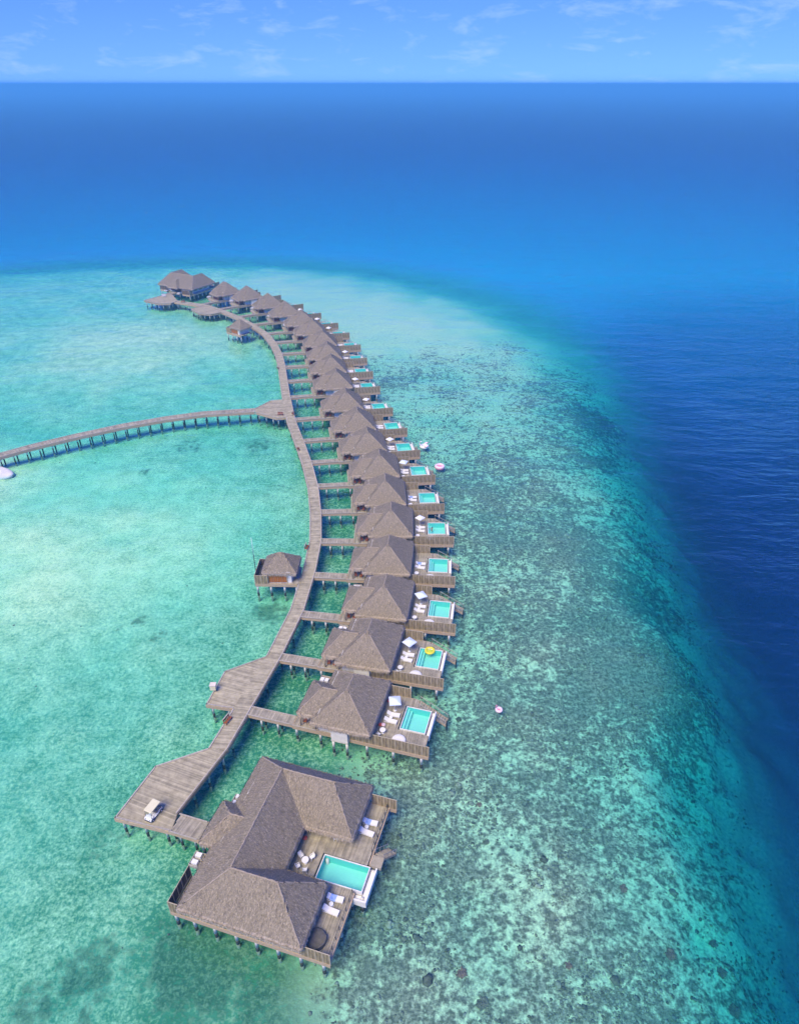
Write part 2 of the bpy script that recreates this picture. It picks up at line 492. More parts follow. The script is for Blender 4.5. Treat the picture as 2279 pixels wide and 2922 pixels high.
def depth_fn(x, y):
    sd = edge_dist(x, y)
    wob = (fbm(x * 0.045 + 3, y * 0.045, 3) - 0.5) * 9 + (fbm(x * 0.3, y * 0.3 + 9, 2) - 0.5) * 4
    s = sd + wob * sstep(60, 0, np.abs(sd))
    far = sstep(180, 330, y)
    wid = 27 + 10 * far + 110 * sstep(270, 380, y)
    shelf = 1.35 + 1.7 * sstep(32, 2, s)                 # reef flat, a little deeper towards its rim
    drop = (21.0 - 12.5 * sstep(110, 260, y) - 7.9 * sstep(200, 400, y)) * sstep(17 + 50 * sstep(270, 380, y), -wid, s)  # floor kept shallower far out to brighten the distant water
    lag = sstep(-6, 14, walk_x(y) - x)                   # lagoon side of the boardwalk
    z = shelf + drop + 0.35 * lag * sstep(0, 60, sd)
    # sand spit towards the island on the left
    r = np.hypot((x + 122) / 34, (y - 151) / 22)
    z = z - 1.25 * sstep(1.1, 0.25, r)
    r2 = np.hypot((x + 95) / 60, (y - 118) / 40)
    z = z - 0.75 * sstep(1.2, 0.2, r2)
    r3 = np.hypot((x + 105) / 50, (y - 250) / 55)
    z = z - 0.62 * sstep(1.2, 0.3, r3) - 0.65 * sstep(190, 290, y) * sstep(10, 60, sd)
    z = z + (fbm(x * 0.11, y * 0.11, 4) - 0.5) * 0.9 * sstep(-30, 10, sd) * sstep(0.3, 1.2, z)
    return np.maximum(z, 0.12), sd

def axis(fine0, fine1, step, outer):
    a = list(np.arange(fine0, fine1 + 1e-6, step))
    d = step; lo = fine0; hi = fine1; L_ = []; H_ = []
    while hi < outer:
        d *= 1.5; hi += d; H_.append(min(hi, outer))
    d = step
    while lo > -outer:
        d *= 1.5; lo -= d; L_.append(max(lo, -outer))
    return np.array(L_[::-1] + a + H_)
FAR = 42000.0
gx = axis(-150, 100, 1.4, FAR); gy = axis(10, 450, 1.6, FAR)
X, Y = np.meshgrid(gx, gy)
Zd, SD = depth_fn(X, Y)
nx, ny = len(gx), len(gy)
me = bpy.data.meshes.new('seabed')
idx = np.arange(nx * ny).reshape(ny, nx)
quads = np.stack([idx[:-1, :-1], idx[:-1, 1:], idx[1:, 1:], idx[1:, :-1]], -1).reshape(-1, 4)
me.from_pydata(np.stack([X, Y, -Zd], -1).reshape(-1, 3).tolist(), [], quads.tolist())
me.polygons.foreach_set('use_smooth', [True] * len(quads))
lagm = sstep(-4, 16, walk_x(Y) - X)
reefz = sstep(13, 27, X - walk_x(Y) + 8 * (fbm(X * 0.06, Y * 0.06 + 30, 3) - 0.5))
coral = np.clip(reefz * sstep(-10, 8, SD) * (0.68 - 0.12 * sstep(90, 170, Y) + 0.35 * (fbm(X * 0.035, Y * 0.035, 3) - 0.5) * 2), 0, 1)
villa_turf_shade = sstep(26, 8, X - walk_x(Y)) * sstep(-6, 4, X - walk_x(Y)) * sstep(350, 325, Y)  # strip along the villas: greener turf plus their shade put into the colour
coral = coral * (1 - 0.45 * sstep(180, 260, Y) - 0.35 * sstep(250, 300, Y))
green = np.clip(lagm * sstep(345, 315, Y) * sstep(0, 30, SD) * 0.95 * sstep(26, 2, walk_x(Y) - X) + 1.0 * villa_turf_shade, 0, 1)
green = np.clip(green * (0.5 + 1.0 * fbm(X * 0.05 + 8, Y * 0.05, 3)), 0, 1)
spit = sstep(1.25, 0.2, np.hypot((X + 95) / 75, (Y - 132) / 50))
beyond = sstep(150, 215, Y)
pale = np.clip(0.50 + 0.72 * spit + 0.22 * beyond - 0.30 * villa_turf_shade - 0.10 * sstep(90, 55, Y), 0, 1)  # less pale along the villas as part of their painted shade
deep = sstep(6, -40, SD)
weed = np.zeros_like(X)
for wx, wy, wr, wa in [(-36, 39, 5, .75), (-41, 35.5, 3.4, .7), (-23, 40.5, 9, .9), (-12, 36, 9, .85), (-4, 30, 8, .6), (-45, 96, 2.2, .7), (-50, 100, 2.0, .8), (-54, 97.5, 1.2, .7), (-68, 160, 2.0, .8),
                       (-52, 38, 3, .8), (-30, 29, 4, .6), (-44, 28, 3.5, .8), (-35, 33, 2.0, .7), (-31, 60, 5, .35), (-40, 55, 4, .45), (-25, 103, 5, .7), (-60, 175, 6, .5), (-40, 176, 6, .6), (-31, 150, 6, .4), (-52, 262, 7, .5)]:
    weed = np.maximum(weed, wa * sstep(1.25, 0.35, np.hypot(X - wx, (Y - wy)) / wr))
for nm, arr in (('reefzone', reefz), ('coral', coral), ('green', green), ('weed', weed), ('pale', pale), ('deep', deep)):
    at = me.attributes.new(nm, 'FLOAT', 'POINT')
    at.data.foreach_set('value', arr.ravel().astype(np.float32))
me.materials.append(MATS['seabed'])
me.update()
tag(obj('seabed', me), kind='structure')

def build_sea():
    e = FAR - 500
    ax = axis(-150, 130, 8.0, e); ay = axis(10, 470, 8.0, e)
    Xs, Ys = np.meshgrid(ax, ay); m_, n_ = len(ay), len(ax)
    op = 0.16 + 0.84 * sstep(8, -60, edge_dist(Xs, Ys))
    v = np.stack([Xs, Ys, np.zeros_like(Xs)], -1).reshape(-1, 3).tolist()
    ii = np.arange(m_ * n_).reshape(m_, n_)
    f = np.stack([ii[:-1, :-1], ii[:-1, 1:], ii[1:, 1:], ii[1:, :-1]], -1).reshape(-1, 4).tolist()
    loop = list(ii[0, :]) + list(ii[1:, -1]) + list(ii[-1, -2::-1]) + list(ii[-2:0:-1, 0])
    k0 = len(v)
    v += [(v[k][0], v[k][1], -27.0) for k in loop]
    L_ = len(loop)
    f += [(int(loop[(k + 1) % L_]), int(loop[k]), k0 + k, k0 + (k + 1) % L_) for k in range(L_)]
    f.append(tuple(k0 + k for k in range(L_ - 1, -1, -1)))
    me_ = bpy.data.meshes.new('sea'); me_.from_pydata(v, [], f)
    at_ = me_.attributes.new('open', 'FLOAT', 'POINT')
    at_.data.foreach_set('value', np.concatenate([op.ravel(), np.ones(L_)]).astype(np.float32))
    me_.materials.append(MATS['sea_water']); me_.update()
    tag(obj('sea', me_), kind='structure')
build_sea()

# sandbag spit at the island's edge
def blob_mesh(name, mats, sx, sy, sz, n=28, k=14, amp=0.12, seed=0, low=-0.35, sub=None):
    b = MB(); vs = []; fs = []
    for i in range(k + 1):
        th = math.pi * 0.5 * (1 - i / k) * 1.25 - 0.25 * math.pi * 0.5
        for j in range(n):
            a = 2 * math.pi * j / n
            r_ = 1 + amp * (float(vnoise(np.array(3 + 2.2 * math.cos(a) + seed), np.array(5 + 2.2 * math.sin(a) + i * 0.3))) - 0.5) * 2
            q = math.cos(max(th, -0.4)) ** 0.55 if th < math.pi / 2 else 0
            vs.append((sx * r_ * q * math.cos(a), sy * r_ * q * math.sin(a), sz * math.sin(th)))
    vs = vs[::-1]
    for i in range(k):
        for j in range(n):
            fs.append((i * n + j, i * n + (j + 1) % n, (i + 1) * n + (j + 1) % n, (i + 1) * n + j))
    b.add(vs, fs)
    return b.mesh(name, mats, True)
o = obj('sand_bank', blob_mesh('sand_bank', 'sandbag', 9.5, 3.3, 1.5, amp=0.10, seed=4), None, (-110.3, 157.3, -0.15), R(-12))
tag(o, kind='structure')

# far islands on the horizon
def far_island(name, x, y, L_, W_, h, m, rz=0.0):
    b = MB(); vs = []; fs = []; n = 60
    prof = []
    for i in range(n + 1):
        u = i / n
        hh = h * (min(1, 8 * u, 8 * (1 - u))) ** 0.5 * (0.65 + 0.5 * float(vnoise(np.array(u * 16.0 + x), np.array(2.0))))
        for yy, zz in ((-W_ / 2, -1), (-W_ / 2.3, hh * 0.8), (0, hh), (W_ / 2.3, hh * 0.8), (W_ / 2, -1)):
            vs.append(((u - 0.5) * L_, yy, zz))
    for i in range(n):
        for k in range(4):
            fs.append((i * 5 + k, (i + 1) * 5 + k, (i + 1) * 5 + k + 1, i * 5 + k + 1))
    b.add(vs, fs)
    return tag(b.build(name, m, None, (x, y, 0), rz, True), kind='structure')
far_island('distant_island', -7600, 14600, 1150, 300, 26, 'island_green')
far_island('distant_sand_bar', -4300, 8150, 1700, 110, 2.2, 'beach_sand')
far_island('distant_sand_bar', -5150, 13800, 620, 90, 5, 'beach_sand')

# ------------------------------------------------------------------ corals on the reef
def ico(level):
    t = (1 + 5 ** .5) / 2
    v = [(-1, t, 0), (1, t, 0), (-1, -t, 0), (1, -t, 0), (0, -1, t), (0, 1, t), (0, -1, -t), (0, 1, -t), (t, 0, -1), (t, 0, 1), (-t, 0, -1), (-t, 0, 1)]
    f = [(0, 11, 5), (0, 5, 1), (0, 1, 7), (0, 7, 10), (0, 10, 11), (1, 5, 9), (5, 11, 4), (11, 10, 2), (10, 7, 6), (7, 1, 8), (3, 9, 4), (3, 4, 2), (3, 2, 6), (3, 6, 8), (3, 8, 9), (4, 9, 5), (2, 4, 11), (6, 2, 10), (8, 6, 7), (9, 8, 1)]
    v = [Vector(p).normalized() for p in v]
    for _ in range(level):
        mid = {}; nf = []
        def m_(a, b):
            k = (min(a, b), max(a, b))
            if k not in mid:
                v.append((v[a] + v[b]).normalized()); mid[k] = len(v) - 1
            return mid[k]
        for a, b, c in f:
            x, y, z = m_(a, b), m_(b, c), m_(c, a)
            nf += [(a, x, z), (b, y, x), (c, z, y), (x, y, z)]
        f = nf
    return np.array([tuple(p) for p in v]), np.array(f)
def scatter_corals(name, label, n, lvl, rmin, rmax, material, xr, yr, dens):
    base, fc = ico(lvl)
    P = []
    while len(P) < n:
        x = rng.uniform(*xr, 8000); y = rng.uniform(*yr, 8000)
        y = yr[0] + (y - yr[0]) ** 1.0
        keep = rng.random(8000) < dens(x, y)
        P.extend(zip(x[keep], y[keep]))
    P = np.array(P[:n])
    z, _ = depth_fn(P[:, 0], P[:, 1])
    rad = rmin + (rmax - rmin) * rng.random(n) ** 3.2
    jit = 1 + rng.uniform(-0.38, 0.38, (n, len(base)))
    ang = rng.uniform(0, 6.28, n)
    sc = np.stack([rad * rng.uniform(.8, 1.35, n), rad * rng.uniform(.8, 1.35, n), rad * rng.uniform(.4, .75, n)], 1)
    v = base[None] * jit[..., None] * sc[:, None]
    c, s_ = np.cos(ang)[:, None], np.sin(ang)[:, None]
    vx = v[..., 0] * c - v[..., 1] * s_ + P[:, None, 0]; vy = v[..., 0] * s_ + v[..., 1] * c + P[:, None, 1]
    vz = np.minimum(v[..., 2] - z[:, None] + sc[:, None, 2] * 0.15, -0.12)
    V_ = np.stack([vx, vy, vz], -1).reshape(-1, 3)
    F_ = (fc[None] + (np.arange(n) * len(base))[:, None, None]).reshape(-1, 3)
    me_ = bpy.data.meshes.new(name)
    me_.vertices.add(len(V_)); me_.vertices.foreach_set('co', V_.ravel())
    me_.loops.add(F_.size); me_.loops.foreach_set('vertex_index', F_.ravel().astype(np.int32))
    me_.polygons.add(len(F_)); me_.polygons.foreach_set('loop_start', np.arange(0, F_.size, 3, dtype=np.int32))
    me_.materials.append(MATS[material]); me_.update(calc_edges=True)
    return tag(obj(name, me_), label, 'coral', None, 'stuff')
def reef_d(x, y):
    sd = edge_dist(x, y)
    right = sstep(10, 30, x - walk_x(y))
    nz_ = fbm(x * 0.16 + 40, y * 0.16, 4)
    return right * sstep(-8, 8, sd) * np.clip(sstep(0.40, 0.64, nz_) + 0.06, 0, 1) * (1 - 0.75 * sstep(90, 260, y))
def lagoon_d(x, y):
    sd = edge_dist(x, y)
    return sstep(0, 10, sd) * sstep(0.60, 0.74, fbm(x * 0.13 + 70, y * 0.13, 3)) * (1 - 0.7 * sstep(90, 200, y))
scatter_corals('reef_coral', 'grey brown coral rubble and lumps covering the reef flat under clear water', 50000, 0, 0.04, 0.24, 'coral', (-10, 80), (12, 250), reef_d)
scatter_corals('coral_mound', 'scattered larger dark coral mounds over the reef flat', 700, 1, 0.15, 0.5, 'coral', (-10, 80), (12, 230), reef_d)
scatter_corals('lagoon_rubble', 'sparse dark stones and weed tufts on the pale lagoon floor', 120, 0, 0.05, 0.25, 'coral_dark', (-110, 0), (20, 210), lagoon_d)

# ------------------------------------------------------------------ coral heads one can tell apart
def px(u, v, z=0.0):
    """where the sight line of photograph pixel (u, v) met height z when the site was surveyed"""
    a = (u - 1139.5) / 1950.0; b = (v - 1461.0) / 1950.0
    cp, sp = math.cos(PITCH), math.sin(PITCH)
    t_ = (z - CAM_H) / (-sp - b * cp)
    return a * t_, (cp - b * sp) * t_
def coral_head(u, v, r_, m, label):
    x, y = px(u, v, -1.6)
    z, _ = depth_fn(np.array([x]), np.array([y]))
    base, fc = ico(3)
    s_ = rng.uniform(0, 50)
    n_ = np.array([float(vnoise(np.array(p[0] * 4.3 + s_ + 9), np.array(p[1] * 4.3 + p[2] * 2.7 + 9))) for p in base])
    r_ *= 0.55
    vv = base * (0.6 + 0.85 * n_)[:, None] * np.array([r_, r_, r_ * 0.5])
    b = MB(); b.add(vv.tolist(), fc.tolist())
    tag(b.build('coral_head', m, None, (x, y, -float(z[0]) + r_ * 0.15), 0, False), label, 'coral', 'large coral heads on the reef flat')
CO = lambda a, b: (1300 + a / 1.7395, 2200 + b / 1.7395)
for a, b, r_, m, lab in [
    (1075, 890, 1.0, 'coral_brown', 'large round rust brown coral head, middle right of the reef foreground'),
    (1350, 940, 0.95, 'coral_brown', 'dark reddish coral head closest to the blue drop-off at lower right'),
    (1310, 790, 0.8, 'coral_brown', 'reddish brown coral head just below the pale tan one near the drop-off'),
    (1380, 700, 0.8, 'coral', 'pale tan coral head beside the turquoise rim at lower right'),
    (835, 575, 0.85, 'coral_brown', 'brown coral head in the middle of the grey reef foreground'),
    (1000, 230, 0.85, 'coral_dark', 'round near-black coral head on pale turquoise sand at right'),
    (1320, 235, 0.75, 'coral_dark', 'lone black coral head on bright sand beside the drop-off'),
    (1420, 1120, 1.1, 'coral_brown', 'broad purplish coral head in the bottom right corner of the reef'),
    (1490, 1210, 0.9, 'coral_dark', 'dark coral head lowest and farthest right on the reef rim'),
    (560, 970, 0.7, 'coral_brown', 'small olive brown coral head left of the grey rubble field'),
    (30, 1010, 1.0, 'coral_brown', 'brown coral cluster on bright sand at the bottom centre'),
    (150, 360, 0.65, 'coral_dark', 'small black coral head on sand right of the large villa pool'),
    (115, 175, 0.6, 'coral_brown', 'small dark brown coral head above the black one right of large villa'),
    (130, 1160, 1.1, 'coral_dark', 'wide dark coral patch at the bottom edge of the picture')]:
    coral_head(*CO(a, b), r_, m, lab)

# ------------------------------------------------------------------ timber decks, piles
DZ = 2.8                                    # deck level above the sea
def strips(poly, d, w=0.15, gap=0.014):
    """planks across a polygon, their length along direction d"""
    d = np.array(d, float); d /= np.hypot(*d); n = np.array([-d[1], d[0]])
    p = np.array(poly, float); s_ = p @ n; t_ = p @ d
    out = []
    k = math.floor(s_.min() / (w + gap))
    while k * (w + gap) + w / 2 < s_.max():
        a0 = k * (w + gap); m_ = a0 + w / 2; k += 1
        xs = []
        for i in range(len(p)):
            j = (i + 1) % len(p)
            if (s_[i] - m_) * (s_[j] - m_) < 0:
                u = (m_ - s_[i]) / (s_[j] - s_[i]); xs.append(t_[i] + u * (t_[j] - t_[i]))
        xs.sort()
        for q in range(0, len(xs) - 1, 2):
            if xs[q + 1] - xs[q] > 0.1:
                out.append([tuple(d * a + n * b) for a, b in ((xs[q], a0), (xs[q + 1], a0), (xs[q + 1], a0 + w), (xs[q], a0 + w))])
    return out
def plank_mb(polys, z1=DZ, th=0.05):
    b = MB()
    for q in polys:
        e = random.uniform(-0.006, 0.006)
        b.add([(x, y, z1 - th) for x, y in q] + [(x, y, z1 + e) for x, y in q],
              [(4, 5, 6, 7), (0, 1, 5, 4), (1, 2, 6, 5), (2, 3, 7, 6), (3, 0, 4, 7)])
    return b
def edge_beams(b, pts, w, z0, z1, closed=False, mi=0, off=0.0):
    n = len(pts)
    for i in range(n if closed else n - 1):
        a = Vector((*pts[i], 0)); c = Vector((*pts[(i + 1) % n], 0))
        d = (c - a).normalized(); nn = Vector((-d.y, d.x, 0)) * off
        b.beam(a + nn + Vector((0, 0, (z0 + z1) / 2)), c + nn + Vector((0, 0, (z0 + z1) / 2)), w, z1 - z0, mi)
def pile_mesh(r_=0.22, top=2.3, dark=0.5, bottom=-3.2, name='pile'):
    b = MB()
    b.lathe([(r_, dark), (r_, top)], 10, mi=0)
    b.lathe([(r_ * 1.05, -0.35), (r_ * 1.05, dark - 0.2), (r_ * 1.03, dark)], 10, mi=1)
    b.lathe([(r_ * 1.06, bottom), (r_ * 1.06, -0.345)], 10, mi=2)
    return b.mesh(name, ['concrete', 'pile_wet', 'pile_algae'], True)
PILE = pile_mesh()
PILE_W = pile_mesh(0.18, 2.25, 0.6)
def piles(parent, pts, me_=PILE):
    for x, y in pts: obj('pile', me_, parent, (x, y, 0))

def offset_line(pts, w):
    """left-hand offset of an open polyline"""
    p = np.array(pts, float); out = []
    for i in range(len(p)):
        ds = []
        if i > 0: ds.append((p[i] - p[i - 1]) / np.hypot(*(p[i] - p[i - 1])))
        if i < len(p) - 1: ds.append((p[i + 1] - p[i]) / np.hypot(*(p[i + 1] - p[i])))
        d = sum(ds); d /= np.hypot(*d); k = 1 / max(0.5, d @ ds[0])
        out.append(tuple(p[i] + np.array([-d[1], d[0]]) * w * k))
    return out
def ribbon_planks(Rt, Lt, w=0.15, gap=0.014):
    out = []
    for i in range(len(Rt) - 1):
        a, b = np.array(Rt[i]), np.array(Rt[i + 1]); c, d = np.array(Lt[i]), np.array(Lt[i + 1])
        n = max(1, int(round(np.hypot(*((a + c) / 2 - (b + d) / 2)) / (w + gap))))
        for k in range(n):
            u0 = k / n; u1 = (k + 1) / n - gap / ((w + gap) * n)
            out.append([tuple(a + (b - a) * u0), tuple(a + (b - a) * u1), tuple(c + (d - c) * u1), tuple(c + (d - c) * u0)])
    return out
def big_local(x, y):
    a = R(-16.64); return (-27.26 + x * math.cos(a) - y * math.sin(a), 43.50 + x * math.sin(a) + y * math.cos(a))

WW = 2.62
Rp = [(-25.35, 66.75)] + WALK_R[2:]
Lp = offset_line(Rp, WW)
Lp[0] = (-28.2, 66.95)
walk = thing('boardwalk', 'long curving grey timber boardwalk linking all the villas, with widened passing platforms', 'boardwalk', (0, 0, 0))
pb = plank_mb(ribbon_planks(Rp, Lp))
def left_at(y):
    l_ = np.array(Lp); return (float(np.interp(y, l_[:, 1], l_[:, 0])), y)
plat1 = [(-28.25, 66.9), (-35.1, 63.8), (-38.1, 55.6), big_local(-5.5, 8.95), (-29.9, 56.25), (-25.4, 66.7)]
plat2 = [left_at(86.0), (-29.2, 82.5), (-30.6, 75.3), left_at(74.5), left_at(80)]
junc = [left_at(198.3), (-39.9, 197.6), (-43.6, 191.6), (-42.9, 188.7), (-36.1, 184.6), left_at(185.1), left_at(192)]
farB = [(-90.8, 299.6), left_at(303.5), left_at(299), left_at(294), (-80.2, 291.2), (-85.5, 292.6)]
farA = [(-115.6, 313.0), (-110.0, 321.4), (-106.8, 325.4), (-100.4, 312.7), Lp[-1], (-102.2, 308.0), (-107.4, 307.7)]
wb2 = MB()
for poly, d in ((plat1, (3.2, -1.2)), (plat2, (3.2, -1.05)), (junc, (1, 0.1)), (farB, (1, 0.6)), (farA, (1, 0.5))):
    q = plank_mb(strips(poly, d)); pb.add(q.v, q.f)
tag(pb.build('deck_boards', 'deck_wood', walk), kind='stuff')
kb = MB()
def no_double(pts): return pts
edge_beams(kb, Rp, 0.22, DZ + 0.004, DZ + 0.13, off=0.12)
edge_beams(kb, [left_at(74.4), Lp[0]], 0.22, DZ + 0.004, DZ + 0.13, off=0.12)
li = lambda y0, y1: [left_at(y0)] + [p for p in Lp if y0 < p[1] < y1] + [left_at(y1)]
for y0, y1 in ((86.2, 105.9), (111.6, 185.0), (198.5, 262.0), (268.5, 293.5), (304, 310)):
    edge_beams(kb, li(y0, y1), 0.22, DZ + 0.004, DZ + 0.13, off=-0.12)
for pts in (plat1[0:4], plat2[0:4], junc[0:3], junc[3:6], farB[3:] + [farB[0], farB[1]], farA[3:] + farA[:3]):
    edge_beams(kb, pts, 0.2, DZ + 0.004, DZ + 0.13, off=0.12 if pts is not None else 0)
edge_beams(kb, [plat1[4], plat1[5]], 0.2, DZ + 0.004, DZ + 0.13, off=0.12)
kb.build('kerb', 'kerb_wood', walk)
sb = MB()
edge_beams(sb, Rp, 0.12, 2.08, 2.74, off=0.0)
edge_beams(sb, Lp, 0.12, 2.08, 2.74, off=0.0)
for pts in (plat1, plat2, junc, farB, farA):
    edge_beams(sb, pts, 0.14, 2.12, 2.742, True, off=0.02)
sb.build('skirt_beam', 'skirt_wood', walk)
pp = []
def along(pts, step, start=1.0):
    p = [np.array(q, float) for q in pts]; out = []; pos = start
    for a, b in zip(p[:-1], p[1:]):
        l_ = np.hypot(*(b - a))
        while pos < l_:
            out.append(tuple(a + (b - a) * pos / l_)); pos += step
        pos -= l_
    return out
inR = offset_line(Rp, 0.45); inL = offset_line(Rp, WW - 0.45)
for q in along(inR, 6.2, 2.0): pp.append(q)
for q in along(inL, 6.2, 2.0): pp.append(q)
def inset_pts(poly, step, d=0.5):
    c = np.mean(np.array(poly), 0); out = []
    for a, b in zip(poly, poly[1:] + poly[:1]):
        for q in along([a, b], step, 0.6):
            q = np.array(q); v = c - q; out.append(tuple(q + v / np.hypot(*v) * d))
    return out
for poly, st in ((plat1, 3.4), (plat2, 3.0), (junc, 3.0), (farB, 2.6), (farA, 2.8)): pp += inset_pts(poly, st)
piles(walk, pp, PILE_W)

# jetty to the island
JU = [(-43.6, 191.6), (-58.6, 189.3), (-69.3, 185.5), (-80.3, 180.3), (-91.0, 173.7), (-99.7, 167.6), (-106.3, 162.0), (-116.0, 152.5), (-126, 142)]
JL = offset_line(JU, 2.75)
jet = thing('jetty', 'narrow timber jetty on dark piles crossing the lagoon to the left edge', 'jetty', (0, 0, 0))
tag(plank_mb(ribbon_planks(JL, JU)).build('deck_boards', 'deck_grey', jet), kind='stuff')
b = MB(); edge_beams(b, JU, 0.2, DZ + 0.004, DZ + 0.12, off=0.11); edge_beams(b, JL, 0.2, DZ + 0.004, DZ + 0.12, off=-0.11); b.build('kerb', 'kerb_wood', jet)
b = MB(); edge_beams(b, JU, 0.12, 2.1, 2.74); edge_beams(b, JL, 0.12, 2.1, 2.74); b.build('skirt_beam', 'skirt_wood', jet)
PILE_J = pile_mesh(0.17, 2.2, 1.35)
piles(jet, along(offset_line(JU, 0.4), 3.25, 1.5), PILE_J); piles(jet, along(offset_line(JU, 2.35), 3.25, 1.5), PILE_J)

# ------------------------------------------------------------------ thatched roofs
def hip(x0, x1, y0, y1, ze, sw, se, ss, sn):
    """hip roof: slopes of the west, east, south and north faces"""
    def f(x, y):
        z = np.minimum(np.minimum((x - x0) * sw, (x1 - x) * se), np.minimum((y - y0) * ss, (y1 - y) * sn)) + ze
        return np.where((x >= x0 - 1e-6) & (x <= x1 + 1e-6) & (y >= y0 - 1e-6) & (y <= y1 + 1e-6), z, -99.0)
    f.r = (x0, x1, y0, y1)
    return f
def thatch_roof(parent, hips, caps, step=0.2, straw=4200, seed=0, drop=0.75):
    x0 = min(h.r[0] for h in hips); x1 = max(h.r[1] for h in hips); y0 = min(h.r[2] for h in hips); y1 = max(h.r[3] for h in hips)
    nx_ = int(round((x1 - x0) / step)); ny_ = int(round((y1 - y0) / step))
    xs = np.linspace(x0, x1, nx_ + 1); ys = np.linspace(y0, y1, ny_ + 1)
    Xg, Yg = np.meshgrid(xs, ys)
    Hf = lambda x, y: np.max([h(x, y) for h in hips], 0)
    Zg = Hf(Xg, Yg)
    xc, yc = np.meshgrid((xs[:-1] + xs[1:]) / 2, (ys[:-1] + ys[1:]) / 2)
    cell = Hf(xc, yc) > 0
    Zs = Zg.copy()
    nse = (fbm(Xg * 0.9 + seed, Yg * 0.9, 4) - 0.5) * 0.16 + (vnoise(Xg * 3.1 + seed, Yg * 3.1) - 0.5) * 0.07
    id_ = -np.ones((ny_ + 1, nx_ + 1), int); vs = []; fs = []
    jx = rng.uniform(-0.04, 0.04, Xg.shape); jy = rng.uniform(-0.04, 0.04, Xg.shape)
    def vid(j, i):
        if id_[j, i] < 0:
            id_[j, i] = len(vs)
            vs.append((Xg[j, i] + jx[j, i], Yg[j, i] + jy[j, i], Zs[j, i] + nse[j, i]))
        return id_[j, i]
    bed = []
    for j in range(ny_):
        for i in range(nx_):
            if not cell[j, i]: continue
            q = (vid(j, i), vid(j, i + 1), vid(j + 1, i + 1), vid(j + 1, i)); fs.append(q)
            for dj, di, a, c, nrm in ((-1, 0, 0, 1, (0, -1)), (1, 0, 2, 3, (0, 1)), (0, -1, 3, 0, (-1, 0)), (0, 1, 1, 2, (1, 0))):
                jj, ii = j + dj, i + di
                if not (0 <= jj < ny_ and 0 <= ii < nx_ and cell[jj, ii]): bed.append((q[a], q[c], nrm))
    lowid = {}
    def low(v_, nrm):
        k = v_
        if k not in lowid:
            p = vs[v_]; lowid[k] = (len(vs), len(vs) + 1)
            dd = drop * random.uniform(0.8, 1.15)
            vs.append((p[0] + nrm[0] * 0.30, p[1] + nrm[1] * 0.30, p[2] - dd * 0.5))
            vs.append((p[0] - nrm[0] * 0.10, p[1] - nrm[1] * 0.10, p[2] - dd))
        return lowid[k]
    eaves = []
    for a, c, nrm in bed:
        la, lc = low(a, nrm), low(c, nrm)
        eaves.append((a, la[0], lc[0], c)); eaves.append((la[0], la[1], lc[1], lc[0]))
    b = MB(); b.v = vs; b.f = fs + eaves; b.m = [0] * len(fs) + [1] * len(eaves)
    roof = b.build('thatch_roof', ['thatch', 'thatch_pale'], parent, None, 0, True)
    # ridge and hip capping
    cb = MB()
    for line in caps:
        pts = []
        for (ax, ay, az), (bx, by, bz) in zip(line[:-1], line[1:]):
            n = max(2, int(math.dist((ax, ay, az), (bx, by, bz)) / 0.35))
            for k in range(n): pts.append((ax + (bx - ax) * k / n, ay + (by - ay) * k / n, az + (bz - az) * k / n))
        pts.append(line[-1])
        pts = [(p[0] + random.uniform(-.04, .04), p[1] + random.uniform(-.04, .04), p[2] - 0.03 + random.uniform(-.02, .02)) for p in pts]
        cb.tube(pts, [random.uniform(0.09, 0.13) for _ in pts], 6)
    if caps: cb.build('ridge_cap', 'thatch_cap', roof, None, 0, True)
    # loose straw on the slopes and the ragged fringe under the eaves
    st = MB(); n = 0
    V_, F_ = [], []
    def blade(p, d, w, l_, lift):
        side = Vector((-d.y, d.x, 0)); side = side.normalized() if side.length > 1e-5 else Vector((1, 0, 0))
        q = p + d * l_ + Vector((0, 0, lift))
        k = len(V_); V_.extend([p - side * w + Vector((0, 0, 0.015)), p + side * w + Vector((0, 0, 0.015)), q]); F_.append((k, k + 1, k + 2))
    e = 0.05
    px_ = rng.uniform(x0, x1, straw * 4); py_ = rng.uniform(y0, y1, straw * 4)
    hz = Hf(px_, py_); ok = hz > 0
    gxx = (Hf(px_ + e, py_) - hz) / e; gyy = (Hf(px_, py_ + e) - hz) / e
    ok &= (np.abs(gxx) < 2.5) & (np.abs(gyy) < 2.5)
    for x, y, z, a, c in list(zip(px_[ok], py_[ok], hz[ok], gxx[ok], gyy[ok]))[:straw]:
        d = Vector((-a, -c, 0)); d.z = -(a * a + c * c); 
        if d.length < 1e-4: continue
        d.normalize(); d = (d + Vector((random.uniform(-.25, .25), random.uniform(-.25, .25), 0))).normalized()
        nv = float(fbm(np.array(x * 0.9 + seed), np.array(y * 0.9), 4) - 0.5) * 0.16
        blade(Vector((x, y, z + nv + 0.02)), d, random.uniform(.015, .045), random.uniform(.25, .6), random.uniform(0.01, .06))
    n_top = len(F_)
    for a, c, nrm in bed:
        pa, pc = Vector(vs[a]), Vector(vs[c])
        for k in range(5):
            p = pa.lerp(pc, random.random()) + Vector((nrm[0] * 0.26, nrm[1] * 0.26, -random.uniform(0.05, 0.4)))
            d = Vector((nrm[0] * random.uniform(-.1, .35) + random.uniform(-.12, .12), nrm[1] * random.uniform(-.1, .35) + random.uniform(-.12, .12), -1)).normalized()
            side = Vector((-nrm[1], nrm[0], 0)) * random.uniform(.03, .08)
            q = p + d * random.uniform(.3, .62); kk = len(V_)
            V_.extend([p - side, p + side, q]); F_.append((kk, kk + 1, kk + 2))
    st.v = V_; st.f = F_; st.m = [0] * n_top + [1] * (len(F_) - n_top)
